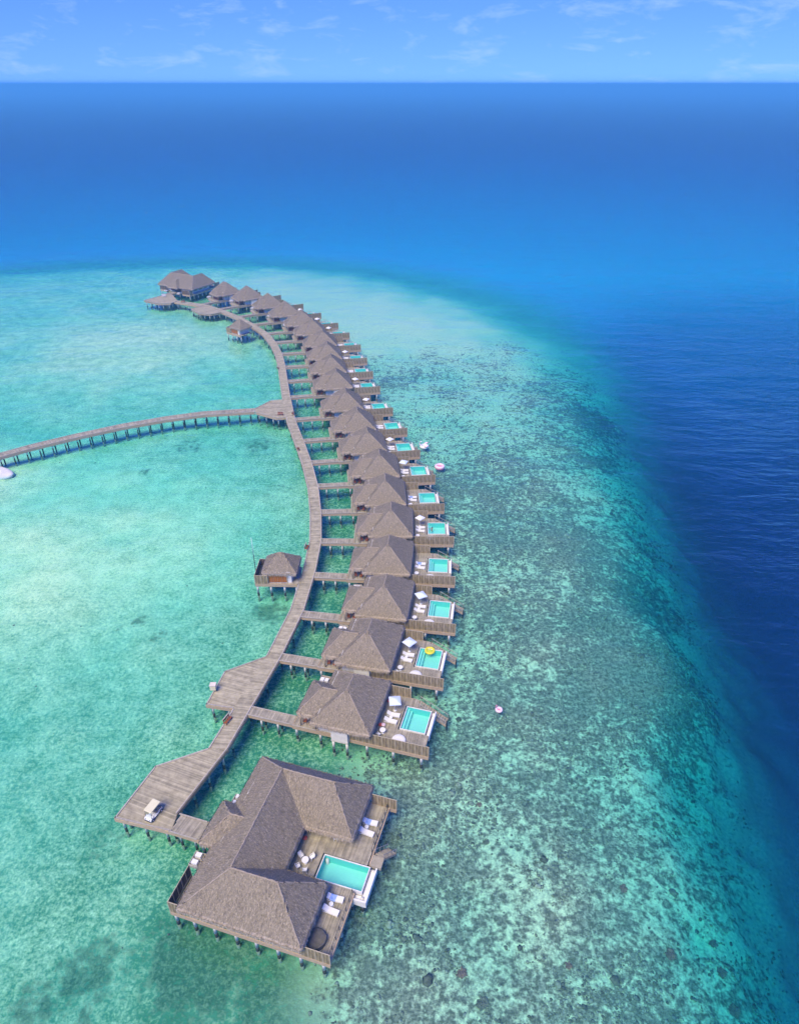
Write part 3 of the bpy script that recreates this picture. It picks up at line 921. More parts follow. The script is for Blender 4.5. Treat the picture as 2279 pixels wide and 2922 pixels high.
    tag(st.build('loose_straw', ['straw', 'thatch_pale'], roof), kind='stuff')
    return roof

# ------------------------------------------------------------------ shared villa pieces
def fence_mesh(w, h, name='fence_panel', m='fence_wood'):
    b = MB(); n = max(3, int(round((w - 0.1) / 0.13))); bw = (w - 0.1) / n
    for k in range(n):
        e = random.uniform(-0.02, 0.02)
        b.box(0.05 + k * bw, 0.05 + (k + 1) * bw - 0.012, -0.03 + e * 0.4, 0.012 + e * 0.4, 0, h + e)
    b.box(-0.05, 0.05, -0.06, 0.05, -0.1, h + 0.06, 1)
    b.box(0.05, w - 0.05, -0.045, 0.03, h + 0.025, h + 0.09, 1)
    return b.mesh(name, [m, 'fence_post'])
FENCES = [fence_mesh(1.0, 2.05) for _ in range(5)]
FENCE_B = fence_mesh(1.0, 2.0, 'fence_panel', 'bath_wood')
def fence_run(parent, a, c, z=DZ - 0.15, bath=False):
    a = Vector((*a, z)); c = Vector((*c, z)); d = c - a; n = max(1, round(d.length)); rz = math.atan2(d.y, d.x)
    for k in range(n):
        o_ = obj('fence_panel', FENCE_B if bath else FENCES[(k * 3 + int(abs(a.x) * 7)) % 5], parent, a + d * k / n, rz)
        o_.scale.x = d.length / n
    b = MB(); b.box(-0.05, 0.05, -0.06, 0.05, -0.1, 2.1); b.build('end_post', 'fence_post', parent, c, rz)

def make_pool(parent, x0, x1, y0, y1, depth=1.25, step=False):
    p = obj('pool', None, parent); q_ = 0.012
    b = MB()
    zf = DZ - depth
    b.add([(x0, y0, zf), (x1, y0, zf), (x1, y1, zf), (x0, y1, zf)], [(0, 1, 2, 3)], 0)
    t_ = DZ - 0.03
    b.add([(x0, y0, zf), (x1, y0, zf), (x1, y0, t_), (x0, y0, t_)], [(3, 2, 1, 0)], 1)
    b.add([(x0, y1, zf), (x1, y1, zf), (x1, y1, t_), (x0, y1, t_)], [(0, 1, 2, 3)], 1)
    b.add([(x0, y0, zf), (x0, y1, zf), (x0, y1, t_), (x0, y0, t_)], [(0, 1, 2, 3)], 1)
    b.add([(x1, y0, zf), (x1, y1, zf), (x1, y1, t_), (x1, y0, t_)], [(3, 2, 1, 0)], 1)
    b.build('basin', ['pool_tile', 'pool_tile_deep'], p)
    if step:
        b = MB(); b.box(x0 + 0.01, x0 + 0.45, y0 + 0.01, y1 - 0.01, zf + 0.01, DZ - 0.35); b.box(x0 + 0.45, x0 + 0.85, y0 + 0.01, y1 - 0.01, zf + 0.01, DZ - 0.7)
        b.build('pool_step', 'pool_tile', p)
    b = MB(); b.add([(x0, y0, DZ - 0.09), (x1, y0, DZ - 0.09), (x1, y1, DZ - 0.09), (x0, y1, DZ - 0.09)], [(0, 1, 2, 3)])
    b.build('pool_water', 'pool_water', p)
    x0, x1, y0, y1 = x0 - q_, x1 + q_, y0 - q_, y1 + q_
    b = MB(); w = 0.12; z1 = DZ + 0.05
    b.box(x0 - w, x1 + w, y0 - w, y0, DZ - 0.9, z1); b.box(x0 - w, x1 + w, y1, y1 + w, DZ - 0.9, z1)
    b.box(x0 - w, x0, y0, y1, DZ - 0.9, z1 + .001); b.box(x1, x1 + w * 0.8, y0, y1, DZ - 1.5, z1 - 0.03)
    b.build('pool_rim', 'pool_rim', p)
    return p
def make_stairs(parent, a, c, width, z0=DZ, z1=0.3, name='stairs'):
    """steps from a down to c (plan points on the centre line)"""
    s_ = obj(name, None, parent)
    a = Vector((*a, 0)); c = Vector((*c, 0)); d = c - a; n = int((z0 - z1) / 0.2); u = d.normalized(); nn = Vector((-u.y, u.x, 0))
    for k in range(n):
        p = a + d * (k + 0.5) / n; z = z0 - (z0 - z1) * (k + 0.7) / n
        b = MB(); b.beam(p - nn * width / 2 + Vector((0, 0, z)), p + nn * width / 2 + Vector((0, 0, z)), d.length / n * 0.86, 0.05); b.build('tread', 'deck_grey', s_)
    for sg in (-1, 1):
        b = MB(); q = nn * (sg * (width / 2 + 0.04))
        b.beam(a + q + Vector((0, 0, z0 - 0.15)), c + q + Vector((0, 0, z1 - 0.15)), 0.07, 0.28); b.build('stringer', 'skirt_wood', s_)
        b = MB(); h = Vector((0, 0, 0.95))
        b.tube([a + q + Vector((0, 0, z0)) + h, c + q + Vector((0, 0, z1)) + h], 0.05, 6)
        for k in range(4):
            t_ = 0.03 + k / 3.1; p = a + d * t_ + q; z = z0 + (z1 - z0) * t_
            b.tube([p + Vector((0, 0, z - 0.15)), p + Vector((0, 0, z)) + h], 0.04, 5)
        b.build('handrail', 'kerb_wood', s_)
    b = MB(); b.lathe([(0.12, -3.0), (0.12, z1 + 0.2)], 8, (c.x, c.y, 0)); b.build('support_post', 'pile_wet', s_)
    return s_

# ------------------------------------------------------------------ furniture (things of their own)
def make_lounger(towel=False):
    t = thing('sun_lounger', '', 'sun lounger')
    b = MB()
    for y in (-0.33, 0.33): b.beam((-0.98, y, 0.26), (0.98, y, 0.26), 0.06, 0.09)
    for x in (-0.95, 0.95): b.beam((x, -0.33, 0.26), (x, 0.33, 0.26), 0.06, 0.09)
    b.build('frame', 'white_plastic', t)
    for x in (-0.85, 0.85):
        for y in (-0.31, 0.31):
            b = MB(); b.box(x - 0.035, x + 0.035, y - 0.035, y + 0.035, 0, 0.22); b.build('leg', 'white_plastic', t)
    b = MB(); pr = [(-1.0, 0.66), (-0.72, 0.52), (-0.35, 0.33), (0.1, 0.32), (1.0, 0.32)]
    vs = [(x, y, z) for x, z in pr for y in (-0.35, 0.35)] + [(x, y, z + 0.13) for x, z in pr for y in (-0.35, 0.35)]
    n = len(pr) * 2; fs = []
    for k in range(len(pr) - 1):
        a = 2 * k
        fs += [(a, a + 1, a + 3, a + 2), (n + a, n + a + 2, n + a + 3, n + a + 1), (a, a + 2, n + a + 2, n + a), (a + 1, n + a + 1, n + a + 3, a + 3)]
    fs += [(0, n, n + 1, 1), (n - 2, n - 1, 2 * n - 1, 2 * n - 2)]
    b.add(vs, fs); b.build('mattress', 'cushion', t)
    if towel:
        b = MB(); w = []
        for i, (x, z) in enumerate([(-0.62, .61), (-0.4, .5), (-0.15, .475), (0.1, .47)]):
            for y in (-0.40, -0.36, 0, 0.36, 0.40): w.append((x + 0.08 * math.sin(y * 7), y, z + 0.012 if abs(y) < .38 else z - 0.16))
        b.add(w, [(i * 5 + j, (i + 1) * 5 + j, (i + 1) * 5 + j + 1, i * 5 + j + 1) for i in range(3) for j in range(4)])
        b.build('towel', 'towel_blue', t)
    return t
def make_umbrella(m='canopy_cloth', half=0.9):
    t = thing('parasol', '', 'parasol')
    b = MB(); b.lathe([(0.28, 0), (0.28, 0.06), (0.06, 0.1)], 12); b.build('base', 'white_plastic', t, None, 0, True)
    b = MB(); b.lathe([(0.03, 0.05), (0.03, 2.6)], 8); b.build('pole', 'white_plastic', t, None, 0, True)
    b = MB(); vs = [(0, 0, 2.65)]; n = 16
    for r_, z in ((0.5, 2.48), (1.0, 2.22)):
        for k in range(n):
            a = 2 * math.pi * k / n; c, s_ = math.cos(a), math.sin(a); q = half * r_ / max(abs(c), abs(s_))
            q = q * (0.97 if k % 2 else 1.0) 
            vs.append((q * c, q * s_, z - (0.03 if k % 4 == 2 else 0.0)))
    for k in range(n):
        a = 2 * math.pi * k / n; c, s_ = math.cos(a), math.sin(a); q = half * 1.01 / max(abs(c), abs(s_)); vs.append((q * c, q * s_, 2.08))
    fs = [(0, 1 + k, 1 + (k + 1) % n) for k in range(n)]
    for rr in (0, 1):
        for k in range(n): fs.append((1 + rr * n + k, 1 + (rr + 1) * n + k, 1 + (rr + 1) * n + (k + 1) % n, 1 + rr * n + (k + 1) % n))
    b.add(vs, fs); cn = b.build('canopy', m, t)
    for k in range(4):
        a = math.pi / 4 + k * math.pi / 2; b = MB(); q = half * 1.38
        b.tube([(0, 0, 2.57), (q * math.cos(a), q * math.sin(a), 2.13)], 0.015, 4); b.build('rib', 'white_plastic', cn)
    return t
def make_table(r_=0.45, h=0.72, name='dining_table'):
    t = thing(name, '', 'table')
    b = MB(); b.lathe([(r_, h - 0.04), (r_ + 0.01, h - 0.02), (r_, h)], 18); b.build('tabletop', 'white_plastic', t, None, 0, False)
    b = MB(); b.lathe([(0.24, 0), (0.22, 0.04), (0.05, 0.08), (0.05, h - 0.04)], 12); b.build('pedestal', 'white_plastic', t, None, 0, True)
    return t
def make_chair(m='white_plastic', name='dining_chair'):
    t = thing(name, '', 'chair')
    b = MB(); b.box(-0.25, 0.25, -0.24, 0.24, 0.42, 0.48); b.build('seat', m, t)
    b = MB(); b.beam((-0.27, 0, 0.48), (-0.36, 0, 0.92), 0.5, 0.04, 0, (1, 0, 0)); b.build('backrest', m, t)
    for x in (-0.22, 0.22):
        for y in (-0.21, 0.21):
            b = MB(); b.beam((x * 1.1, y * 1.1, 0), (x, y, 0.43), 0.045, 0.045, 0, (1, 0, 0)); b.build('leg', m, t)
    for y in (-0.26, 0.26):
        b = MB(); b.beam((-0.3, y, 0.66), (0.2, y, 0.64), 0.05, 0.04); b.beam((0.2, y, 0.42), (0.2, y, 0.64), 0.04, 0.04, 0, (1, 0, 0)); b.build('armrest', m, t)
    return t
def make_daybed(m, r_=1.15, rim='beige_cloth'):
    t = thing('round_daybed', '', 'daybed')
    b = MB(); b.lathe([(r_ * 0.94, 0.0), (r_, 0.08), (r_, 0.32), (r_ * 0.96, 0.36)], 22); b.build('base', rim, t, None, 0, False)
    b = MB(); b.lathe([(r_ * 0.93, 0.365), (r_ * 0.95, 0.45), (r_ * 0.88, 0.53), (r_ * 0.4, 0.55), (0.02, 0.555)], 22, caps=False); b.build('mattress', m, t, None, 0, True)
    b = MB(); n = 11; vs = []
    for k in range(n):
        a = math.pi * (0.62 + 0.76 * k / (n - 1)); h = 0.36 + 0.42 * math.sin(math.pi * k / (n - 1))
        for q, z in ((r_ * 0.98, 0.3), (r_ * 1.02, h + 0.1), (r_ * 0.9, h + 0.1), (r_ * 0.9, 0.4)): vs.append((q * math.cos(a), q * math.sin(a), z))
    b.add(vs, [(4 * k + i, 4 * k + (i + 1) % 4, 4 * k + 4 + (i + 1) % 4, 4 * k + 4 + i) for k in range(n - 1) for i in range(4)])
    b.build('backrest', rim, t, None, 0, True)
    return t

TEMPLATES = []
def template(o): TEMPLATES.append(o); return o
def place(tpl, parent_pose, x, y, z, rz, label, group=None, name=None):
    """a copy of a template standing at local (x, y) of a villa pose (X, Y, angle)"""
    X0, Y0, th = parent_pose
    c = copy_tree(tpl)
    c.location = (X0 + x * math.cos(th) - y * math.sin(th), Y0 + x * math.sin(th) + y * math.cos(th), z)
    c.rotation_euler = (0, 0, th + rz)
    c['label'] = label
    if group: c['group'] = group
    if name: c.name = name
    return c
T_LOUNGER = template(make_lounger()); T_LOUNGER_T = template(make_lounger(True))
T_PARA = template(make_umbrella('canopy_cloth')); T_PARAW = template(make_umbrella('canopy_white', 0.8))
T_TABLE = template(make_table()); T_SIDE = template(make_table(0.27, 0.42, 'side_table'))
T_CHAIR = template(make_chair()); T_WCHAIR = template(make_chair('red_wood', 'porch_chair'))
T_DAYBED = template(make_daybed('cushion', 1.1)); T_DARKBED = template(make_daybed('dark_cloth', 1.25, 'dark_cloth'))

def wall_openings(parent, x, y0, y1, z0, z1, n, side=1, m='red_wood'):
    """glazed sliding doors on a wall facing +x (side 1) or -x"""
    w = (y1 - y0) / n
    for k in range(n):
        b = MB(); a, c = y0 + k * w, y0 + (k + 1) * w; xx0, xx1 = (x, x + 0.08) if side > 0 else (x - 0.08, x)
        b.box(xx0, xx1, a, a + 0.09, z0, z1); b.box(xx0, xx1, c - 0.09, c, z0, z1); b.box(xx0, xx1, a + 0.09, c - 0.09, z0, z0 + 0.12); b.box(xx0, xx1, a + 0.09, c - 0.09, z1 - 0.12, z1)
        d = b.build('glass_door', m, parent)
        b = MB(); xm = (xx0 + xx1) / 2; b.add([(xm, a + .09, z0 + .12), (xm, c - .09, z0 + .12), (xm, c - .09, z1 - .12), (xm, a + .09, z1 - .12)], [(0, 1, 2, 3)]); b.build('pane', 'pane', d)

def make_villa():
    v = thing('pool_villa', '', 'villa')
    # floor and terrace boards, laid across the villa's length
    P = []
    P += strips([(0.1, 0.1), (4.3, 0.1), (4.3, 9.6), (2.6, 9.6), (2.6, 7.8), (0.1, 7.8)], (0, 1))
    P += strips([(11.7, 0.15), (15.8, 0.15), (15.8, 10.1), (11.7, 10.1)], (0, 1))
    P += strips([(15.8, 0.15), (20.45, 0.15), (20.45, 3.55), (15.8, 3.55)], (0, 1))
    P += strips([(15.8, 8.45), (17.5, 8.45), (17.5, 10.1), (15.8, 10.1)], (0, 1))
    tag(plank_mb(P).build('deck_boards', 'deck_grey', v), kind='stuff')
    b = MB(); b.box(4.0, 12.0, 0.35, 9.7, 2.3, 2.73); b.box(6.6, 9.25, -0.82, 0.33, 2.32, 2.7); b.build('floor_slab', 'concrete', v)
    b = MB()
    b.box(0.0, 9.3, 0.0, 0.1, 2.05, 2.78); b.box(9.3, 21.4, -0.10, 0.06, 2.0, 2.66); b.box(0.0, 0.1, 0.1, 7.8, 2.05, 2.78)
    b.box(0.1, 2.6, 7.75, 7.85, 2.05, 2.78); b.box(2.6, 16.9, 10.1, 10.2, 2.0, 2.76); b.box(20.46, 20.56, 0.06, 3.5, 2.05, 2.78)
    b.box(17.5, 17.6, 8.5, 10.1, 2.05, 2.76); b.box(4.0, 20.4, 3.0, 3.2, 1.95, 2.3); b.box(0.1, 20.4, 0.5, 0.7, 1.95, 2.28); b.box(0.1, 17.5, 9.2, 9.4, 1.95, 2.28)
    b.build('skirt_beam', 'skirt_wood', v)
    b = MB(); b.box(0.05, 0.25, 1.8, 7.7, 2.804, 2.92); b.box(0.05, 4.0, -0.05, 0.1, 2.804, 2.9); b.build('kerb', 'kerb_wood', v)
    # house
    b = MB(); b.box(4.2, 11.7, 0.5, 9.5, 2.8, 6.1); b.box(4.2, 6.7, 0.35, 0.5, 2.8, 5.4); b.build('house_wall', 'white_wall', v)
    b = MB(); b.box(6.62, 9.22, -0.8, -0.68, 2.6, 4.75); b.box(6.62, 6.74, -0.68, 0.5, 2.6, 4.75); b.box(9.1, 9.22, -0.68, 0.5, 2.6, 4.75); b.build('bath_screen', 'white_wall', v)
    b = MB(); b.box(6.74, 9.1, -0.68, 0.48, 4.5, 4.6); b.build('bath_roof', 'white_wall', v)
    wall_openings(v, 11.71, 0.9, 9.1, 2.82, 5.2, 5)
    b = MB(); b.box(2.0, 4.18, 2.3, 2.4, 2.81, 5.3); b.box(2.0, 2.1, 2.4, 6.6, 2.81, 5.3); b.build('entry_screen', 'red_wood', v)
    d = MB(); d.box(2.75, 3.75, 2.24, 2.3, 2.83, 4.95); dr = d.build('entry_door', 'orange_wood', v)
    d = MB(); d.box(3.6, 3.66, 2.18, 2.24, 3.75, 3.95); d.build('handle', 'dark_metal', dr)
    for x, y in ((1.3, 0.35), (1.3, 6.9), (3.7, 0.3)):
        b = MB(); b.lathe([(0.1, 2.8), (0.09, 5.6)], 8); b.build('porch_post', 'skirt_wood', v, (x, y, 0), 0, True)
    hm = hip(3.4, 12.6, -0.6, 10.4, 5.3, 4.2 / 4.6, 4.2 / 4.6, 4.2 / 3.9, 4.2 / 3.9)
    he = hip(0.8, 8.2, 0.6, 7.4, 5.3, 2.7 / 2.9, 2.0, 2.7 / 3.4, 2.7 / 3.4)
    caps = [[(8, 3.3, 9.5), (8, 6.5, 9.5)], [(8, 3.3, 9.5), (12.6, -0.6, 5.3)], [(8, 6.5, 9.5), (12.6, 10.4, 5.3)], [(8, 6.5, 9.5), (3.4, 10.4, 5.3)],
            [(8, 3.3, 9.5), (6.3, 1.85, 7.95)], [(3.7, 4.0, 8.0), (6.3, 4.0, 8.0)], [(3.7, 4.0, 8.0), (0.8, 0.6, 5.3)], [(3.7, 4.0, 8.0), (0.8, 7.4, 5.3)]]
    thatch_roof(v, [hm, he], caps, 0.2, 9000, 3.0)
    # fences, pool, stairs
    fence_run(v, (9.3, 0.0), (21.4, 0.0)); fence_run(v, (12.3, 10.2), (16.1, 10.2))
    make_pool(v, 16.1, 19.85, 3.85, 8.2, 1.25, True)
    b = MB(); b.box(20.15, 20.5, 3.6, 8.4, 1.6, 2.35); b.box(20.5, 20.66, 3.6, 8.5, 1.6, 2.75); b.box(15.8, 20.14, 3.62, 3.64, 1.5, 2.7); b.box(16.2, 20.1, 3.9, 8.2, 1.3, 1.52); b.build('overflow_channel', 'pool_rim', v)
    make_stairs(v, (17.65, 9.3), (22.3, 9.0), 1.35)
    b = MB(); b.box(0.7, 2.4, 9.0, 10.9, 2.55, 2.7); b.box(0.7, 0.78, 9.0, 10.9, 2.7, 3.0); b.box(2.32, 2.4, 9.0, 10.9, 2.7, 3.0); b.box(0.78, 2.32, 10.82, 10.9, 2.7, 3.0); tr = b.build('service_tray', 'kerb_wood', v)
    for k in range(2):
        b = MB(); b.box(0.9 + 0.75 * k, 1.5 + 0.75 * k, 9.5, 10.2, 2.72, 3.3); b.build('cooling_unit', 'white_plastic', tr)
    piles(v, [(0.5, 0.35), (4.4, 0.35), (6.85, -0.55), (9.0, -0.55), (11.9, 0.2), (16.0, 0.2), (20.3, 0.2), (0.5, 7.4), (4.4, 9.3), (8.2, 9.4), (11.9, 9.6), (16.4, 9.6), (4.4, 4.9), (8.2, 4.9), (11.9, 4.9), (16.0, 3.4), (20.2, 3.4), (16.2, 8.5), (20.2, 8.3), (1.5, 10.3)])
    return v

ORD = ['first', 'second', 'third', 'fourth', 'fifth', 'sixth', 'seventh', 'eighth', 'ninth', 'tenth', 'eleventh', 'twelfth', 'thirteenth', 'fourteenth', 'fifteenth',
       'sixteenth', 'seventeenth', 'eighteenth', 'nineteenth', 'twentieth']
# position of the near porch corner and heading of each villa, from the survey
POSES = [(-16.40, 71.20, -15.4), (-13.80, 83.50, -12.3), (-11.20, 95.15, -8.3), (-10.50, 107.50, -4.3), (-9.85, 119.90, -0.3), (-11.10, 132.10, 2.8), (-12.5, 144.55, 6.0),
         (-15.75, 157.05, 8.6), (-18.9, 170.00, 10.0)]
POSES_EST = {}
VP = {10: ((911.5, 1192.3), (1125.3, 1190.7), (985.8, 1116.4), 10.0), 11: ((889.5, 1132.6), (1089.1, 1126), (956.7, 1056.7), 10.5), 12: ((877.6, 1086.4), (1068.8, 1084), (943.8, 1014.7), 10.0),
      13: ((869.5, 1042.8), (1050.4, 1045.3), (934.8, 980.7), 9.5), 14: ((856.6, 1005), (1034.2, 1004), (922.8, 948.4), 11.0), 15: ((829, 972.7), (1002, 968.8), (900.2, 916), 14.0),
      16: (None, (970, 937), (856.9, 892.9), 18.0), 17: (None, (920.6, 909.3), (813, 865.6), 23.0), 18: (None, (869.6, 883.8), (765.9, 842), 28.0), 19: (None, (806, 856.5), (705.8, 822), 35.0),
      20: (None, None, (647.6, 807), 41.0)}
LOCP = [(0, 0, 2.8), (21.37, 0, 2.0), (8.04, 3.31, 9.3)]
for k in range(10, 21):
    P_, E_, A_, an = VP[k]; th = R(an); acc = []
    for ob, (lx, ly, lz), w in zip((P_, E_, A_), LOCP, (1.0, 1.0, 0.8)):
        if ob is None: continue
        gx_, gy_ = px(*ob, lz)
        acc.append((gx_ - lx * math.cos(th) + ly * math.sin(th), gy_ - lx * math.sin(th) - ly * math.cos(th), w))
    sw = sum(a[2] for a in acc)
    POSES.append((sum(a[0] * a[2] for a in acc) / sw, sum(a[1] * a[2] for a in acc) / sw, an))

villa_t = template(make_villa())
EXTRA = {1: ', with blue and yellow float in its pool', 4: ''}
def ray_hit(x, y, dx, dy):
    best = None
    for a, b in zip(WALK_R[:-1], WALK_R[1:]):
        ex, ey = b[0] - a[0], b[1] - a[1]; det = dx * (-ey) + ex * dy
        if abs(det) < 1e-9: continue
        t_ = ((a[0] - x) * (-ey) + ex * (a[1] - y)) / det; s_ = (dx * (a[1] - y) - dy * (a[0] - x)) / det
        if 0 <= s_ <= 1 and t_ > 0 and (best is None or t_ < best): best = t_
    return best or 7.0
BR_MESH = {}
for i, (vx_, vy_, va) in enumerate(POSES):
    th = R(va); pose = (vx_, vy_, th); o_ = ORD[i]; near = i < 9
    v = copy_tree(villa_t)
    v.location = (vx_, vy_, 0); v.rotation_euler = (0, 0, th)
    v['group'] = 'pool villas in the curved row'
    v['label'] = f'thatched pool villa on piles, {o_} in the curved row counting from the large near villa'
    # footbridge
    cx, cy = math.cos(th), math.sin(th)
    l0 = ray_hit(vx_ - 0.1 * cy, vy_ + 0.1 * cx, -cx, -cy); l1 = ray_hit(vx_ - 1.75 * cy, vy_ + 1.75 * cx, -cx, -cy)
    lm = max(l0, l1)
    fb = thing('footbridge', f'narrow plank footbridge from the boardwalk to the {o_} villa of the row', 'footbridge', (vx_, vy_, 0), th, 'footbridges to the row villas')
    poly = [(-l0 - 0.02, 0.1), (-0.02, 0.1), (-0.02, 1.72), (-l1 - 0.02, 1.72)]
    tag(plank_mb(strips(poly, (0, 1)), DZ - 0.01).build('deck_boards', 'deck_grey', fb), kind='stuff')
    b = MB(); b.beam((-l0, 0.09, 2.86), (-0.03, 0.09, 2.86), 0.14, 0.12); b.beam((-l1, 1.75, 2.86), (-0.03, 1.75, 2.86), 0.14, 0.12); b.build('kerb', 'kerb_wood', fb)
    b = MB(); b.beam((-l0 + .05, 0.12, 2.45), (-0.03, 0.12, 2.45), 0.1, 0.56); b.beam((-l1 + .05, 1.7, 2.45), (-0.03, 1.7, 2.45), 0.1, 0.56); b.build('skirt_beam', 'skirt_wood', fb)
    piles(fb, [(-lm * 0.35, 0.35), (-lm * 0.72, 0.35), (-lm * 0.35, 1.5), (-lm * 0.72, 1.5)], PILE_W)
    # terrace furniture
    if i < 17:
        tw = i in (3, 5)
        place(T_LOUNGER, pose, 14.35, 4.55, DZ, R(-3), f'white sun lounger nearer the front fence on the terrace of the {o_} row villa', 'sun loungers on the row villas')
        place(T_LOUNGER_T if tw else T_LOUNGER, pose, 14.45, 5.85, DZ, R(3), f'{"white sun lounger with a blue towel" if tw else "white sun lounger farther from the fence"} on the terrace of the {o_} row villa', 'sun loungers on the row villas')
        place(T_SIDE, pose, 14.2, 5.2, DZ, 0, f'small white side table between the sun loungers of the {o_} row villa', 'side tables on the row villas')
        if not tw and i not in (8, 11, 13):
            place(T_PARA if i in (0, 1, 2, 6) else T_PARAW, pose, 14.35, 7.0, DZ, R(20 + 37 * i % 60), f'{"pale blue" if i in (0, 1, 2, 6) else "white"} square parasol over the terrace of the {o_} row villa', 'parasols on the row villas')
    if i < 10:
        place(T_TABLE, pose, 13.75, 2.3, DZ, 0, f'round white table behind the fence of the {o_} row villa', 'terrace tables on the row villas')
        place(T_CHAIR, pose, 13.35, 1.55, DZ, R(70), f'white chair fence side of the round table at the {o_} row villa', 'terrace chairs on the row villas')
        place(T_DAYBED, pose, 16.5, 1.35, DZ, R(90), f'round pale daybed in front of the pool of the {o_} row villa', 'round daybeds on the row villas')
    if i < 17:
        place(T_WCHAIR, pose, 1.75, 1.0, DZ, R(-80), f'brown wooden armchair on the left of the porch of the {o_} row villa', 'porch chairs on the row villas')
        place(T_WCHAIR, pose, 2.85, 0.85, DZ, R(-100), f'brown wooden armchair on the right of the porch of the {o_} row villa', 'porch chairs on the row villas')

# ------------------------------------------------------------------ the large villas at both ends
def make_big_villa():
    v = thing('large_villa', '', 'villa')
    P = []
    P += strips([(11.3, 7.0), (14.7, 7.0), (14.7, 20.4), (11.3, 20.4)], (0, 1))
    P += strips([(14.7, 12.0), (20.75, 12.0), (20.75, 20.4), (14.7, 20.4)], (0, 1))
    P += strips([(14.4, 0.2), (20.15, 0.2), (20.15, 8.5), (14.7, 8.5), (14.7, 7.0), (14.4, 7.0)], (0, 1))
    P += strips([(-1.6, 8.95), (4.3, 8.95), (4.3, 11.5), (-1.6, 11.5)], (0, 1))
    P += strips([(0.3, 0.3), (3.0, 0.3), (3.0, 4.6), (0.3, 4.6)], (0, 1)) + strips([(1.9, 16.5), (4, 16.5), (4, 20.5), (1.9, 20.5)], (0, 1))
    tag(plank_mb(P).build('deck_boards', 'deck_grey', v), kind='stuff')
    b = MB(); b.box(2.8, 14.6, 0.4, 6.9, 2.3, 2.73); b.box(2.8, 11.2, 6.9, 20.3, 2.3, 2.74); b.box(11.2, 16.8, 14.6, 20.3, 2.3, 2.735); b.build('floor_slab', 'concrete', v)
    b = MB()
    b.box(0, 20.4, 0.0, 0.14, 2.0, 2.68); b.box(0.0, 0.14, 0.14, 4.7, 2.05, 2.78); b.box(20.2, 20.34, 0.14, 8.3, 2.05, 2.78); b.box(20.8, 20.94, 12.2, 20.5, 2.05, 2.78)
    b.box(1.8, 21.9, 20.45, 20.6, 2.05, 2.76); b.box(1.75, 1.9, 16.4, 20.5, 2.05, 2.78); b.box(-1.6, 1.9, 8.8, 8.95, 2.1, 2.78); b.box(-1.6, 1.9, 11.5, 11.65, 2.1, 2.78); b.box(1.4, 1.55, 4.8, 8.8, 2.1, 2.7); b.box(1.4, 1.55, 11.7, 16.3, 2.1, 2.7)
    for y in (3.6, 6.6, 13.9, 17.4): b.box(2.0, 20.0, y, y + 0.2, 1.95, 2.3)
    b.build('skirt_beam', 'skirt_wood', v)
    b = MB(); b.box(3.0, 14.4, 1.0, 6.3, 2.8, 6.3); b.box(3.0, 10.6, 6.3, 20.0, 2.8, 6.32); b.box(10.6, 16.4, 15.0, 20.0, 2.8, 6.31); b.build('house_wall', 'white_wall', v)
    b = MB(); b.box(2.88, 2.98, 7.6, 14.6, 2.8, 5.4); b.build('entry_screen', 'red_wood', v)
    d = MB(); d.box(2.8, 2.88, 9.6, 11.0, 2.82, 5.0); d.build('entry_door', 'orange_wood', v)
    wall_openings(v, 14.41, 1.3, 6.0, 2.82, 5.2, 3); wall_openings(v, 16.41, 15.3, 19.7, 2.82, 5.2, 3); wall_openings(v, 10.61, 7.4, 14.4, 2.82, 5.2, 4)
    for k in range(3):
        b = MB(); b.box(4.0 + 3.4 * k, 6.0 + 3.4 * k, 0.94, 1.0, 3.6, 5.0); w = b.build('window', 'fence_post', v)
        b = MB(); b.box(4.1 + 3.4 * k, 5.9 + 3.4 * k, 0.92, 0.94, 3.7, 4.9); b.build('pane', 'pane', w)
    zr = 9.8; q = 4.5
    near_w = hip(1.8, 17.2, -0.4, 7.2, 5.3, q / 5.4, q / 4.1, q / 3.8, q / 3.8)
    spine = hip(1.8, 11.6, 3.4, 21.4, 5.3, q / 5.4, q / 4.4, 100.0, q / 4.0)
    north = hip(1.8, 18.2, 13.4, 21.4, 5.3, q / 5.4, q / 3.8, q / 4.0, q / 4.0)
    entry = hip(0.0, 8.2, 7.6, 13.6, 5.3, 2.7 / 3.0, 2.0, 2.7 / 3.0, 2.7 / 3.0)
    caps = [[(7.2, 3.4, zr), (13.1, 3.4, zr)], [(7.2, 3.4, zr), (7.2, 17.4, zr)], [(7.2, 17.4, zr), (14.4, 17.4, zr)], [(13.1, 3.4, zr), (17.2, -0.4, 5.3)], [(13.1, 3.4, zr), (17.2, 7.2, 5.3)],
            [(14.4, 17.4, zr), (18.2, 13.4, 5.3)], [(14.4, 17.4, zr), (18.2, 21.4, 5.3)], [(7.2, 3.4, zr), (1.8, -0.4, 5.3)], [(7.2, 17.4, zr), (1.8, 21.4, 5.3)],
            [(3.0, 10.6, 8.0), (5.0, 10.6, 8.0)], [(3.0, 10.6, 8.0), (0, 7.6, 5.3)], [(3.0, 10.6, 8.0), (0, 13.6, 5.3)]]
    thatch_roof(v, [near_w, spine, north, entry], caps, 0.2, 26000, 8.0, 0.85)
    fence_run(v, (16.9, 0.07), (20.4, 0.07)); fence_run(v, (18.4, 20.52), (21.9, 20.52))
    fence_run(v, (0.07, 0.07), (2.0, 0.07)); fence_run(v, (0.07, 4.7), (0.07, 0.15), bath=True); fence_run(v, (1.82, 20.5), (1.82, 16.4), bath=True); fence_run(v, (1.9, 20.52), (4.2, 20.52), bath=True)
    p = make_pool(v, 15.1, 21.0, 8.7, 11.75, 1.35)
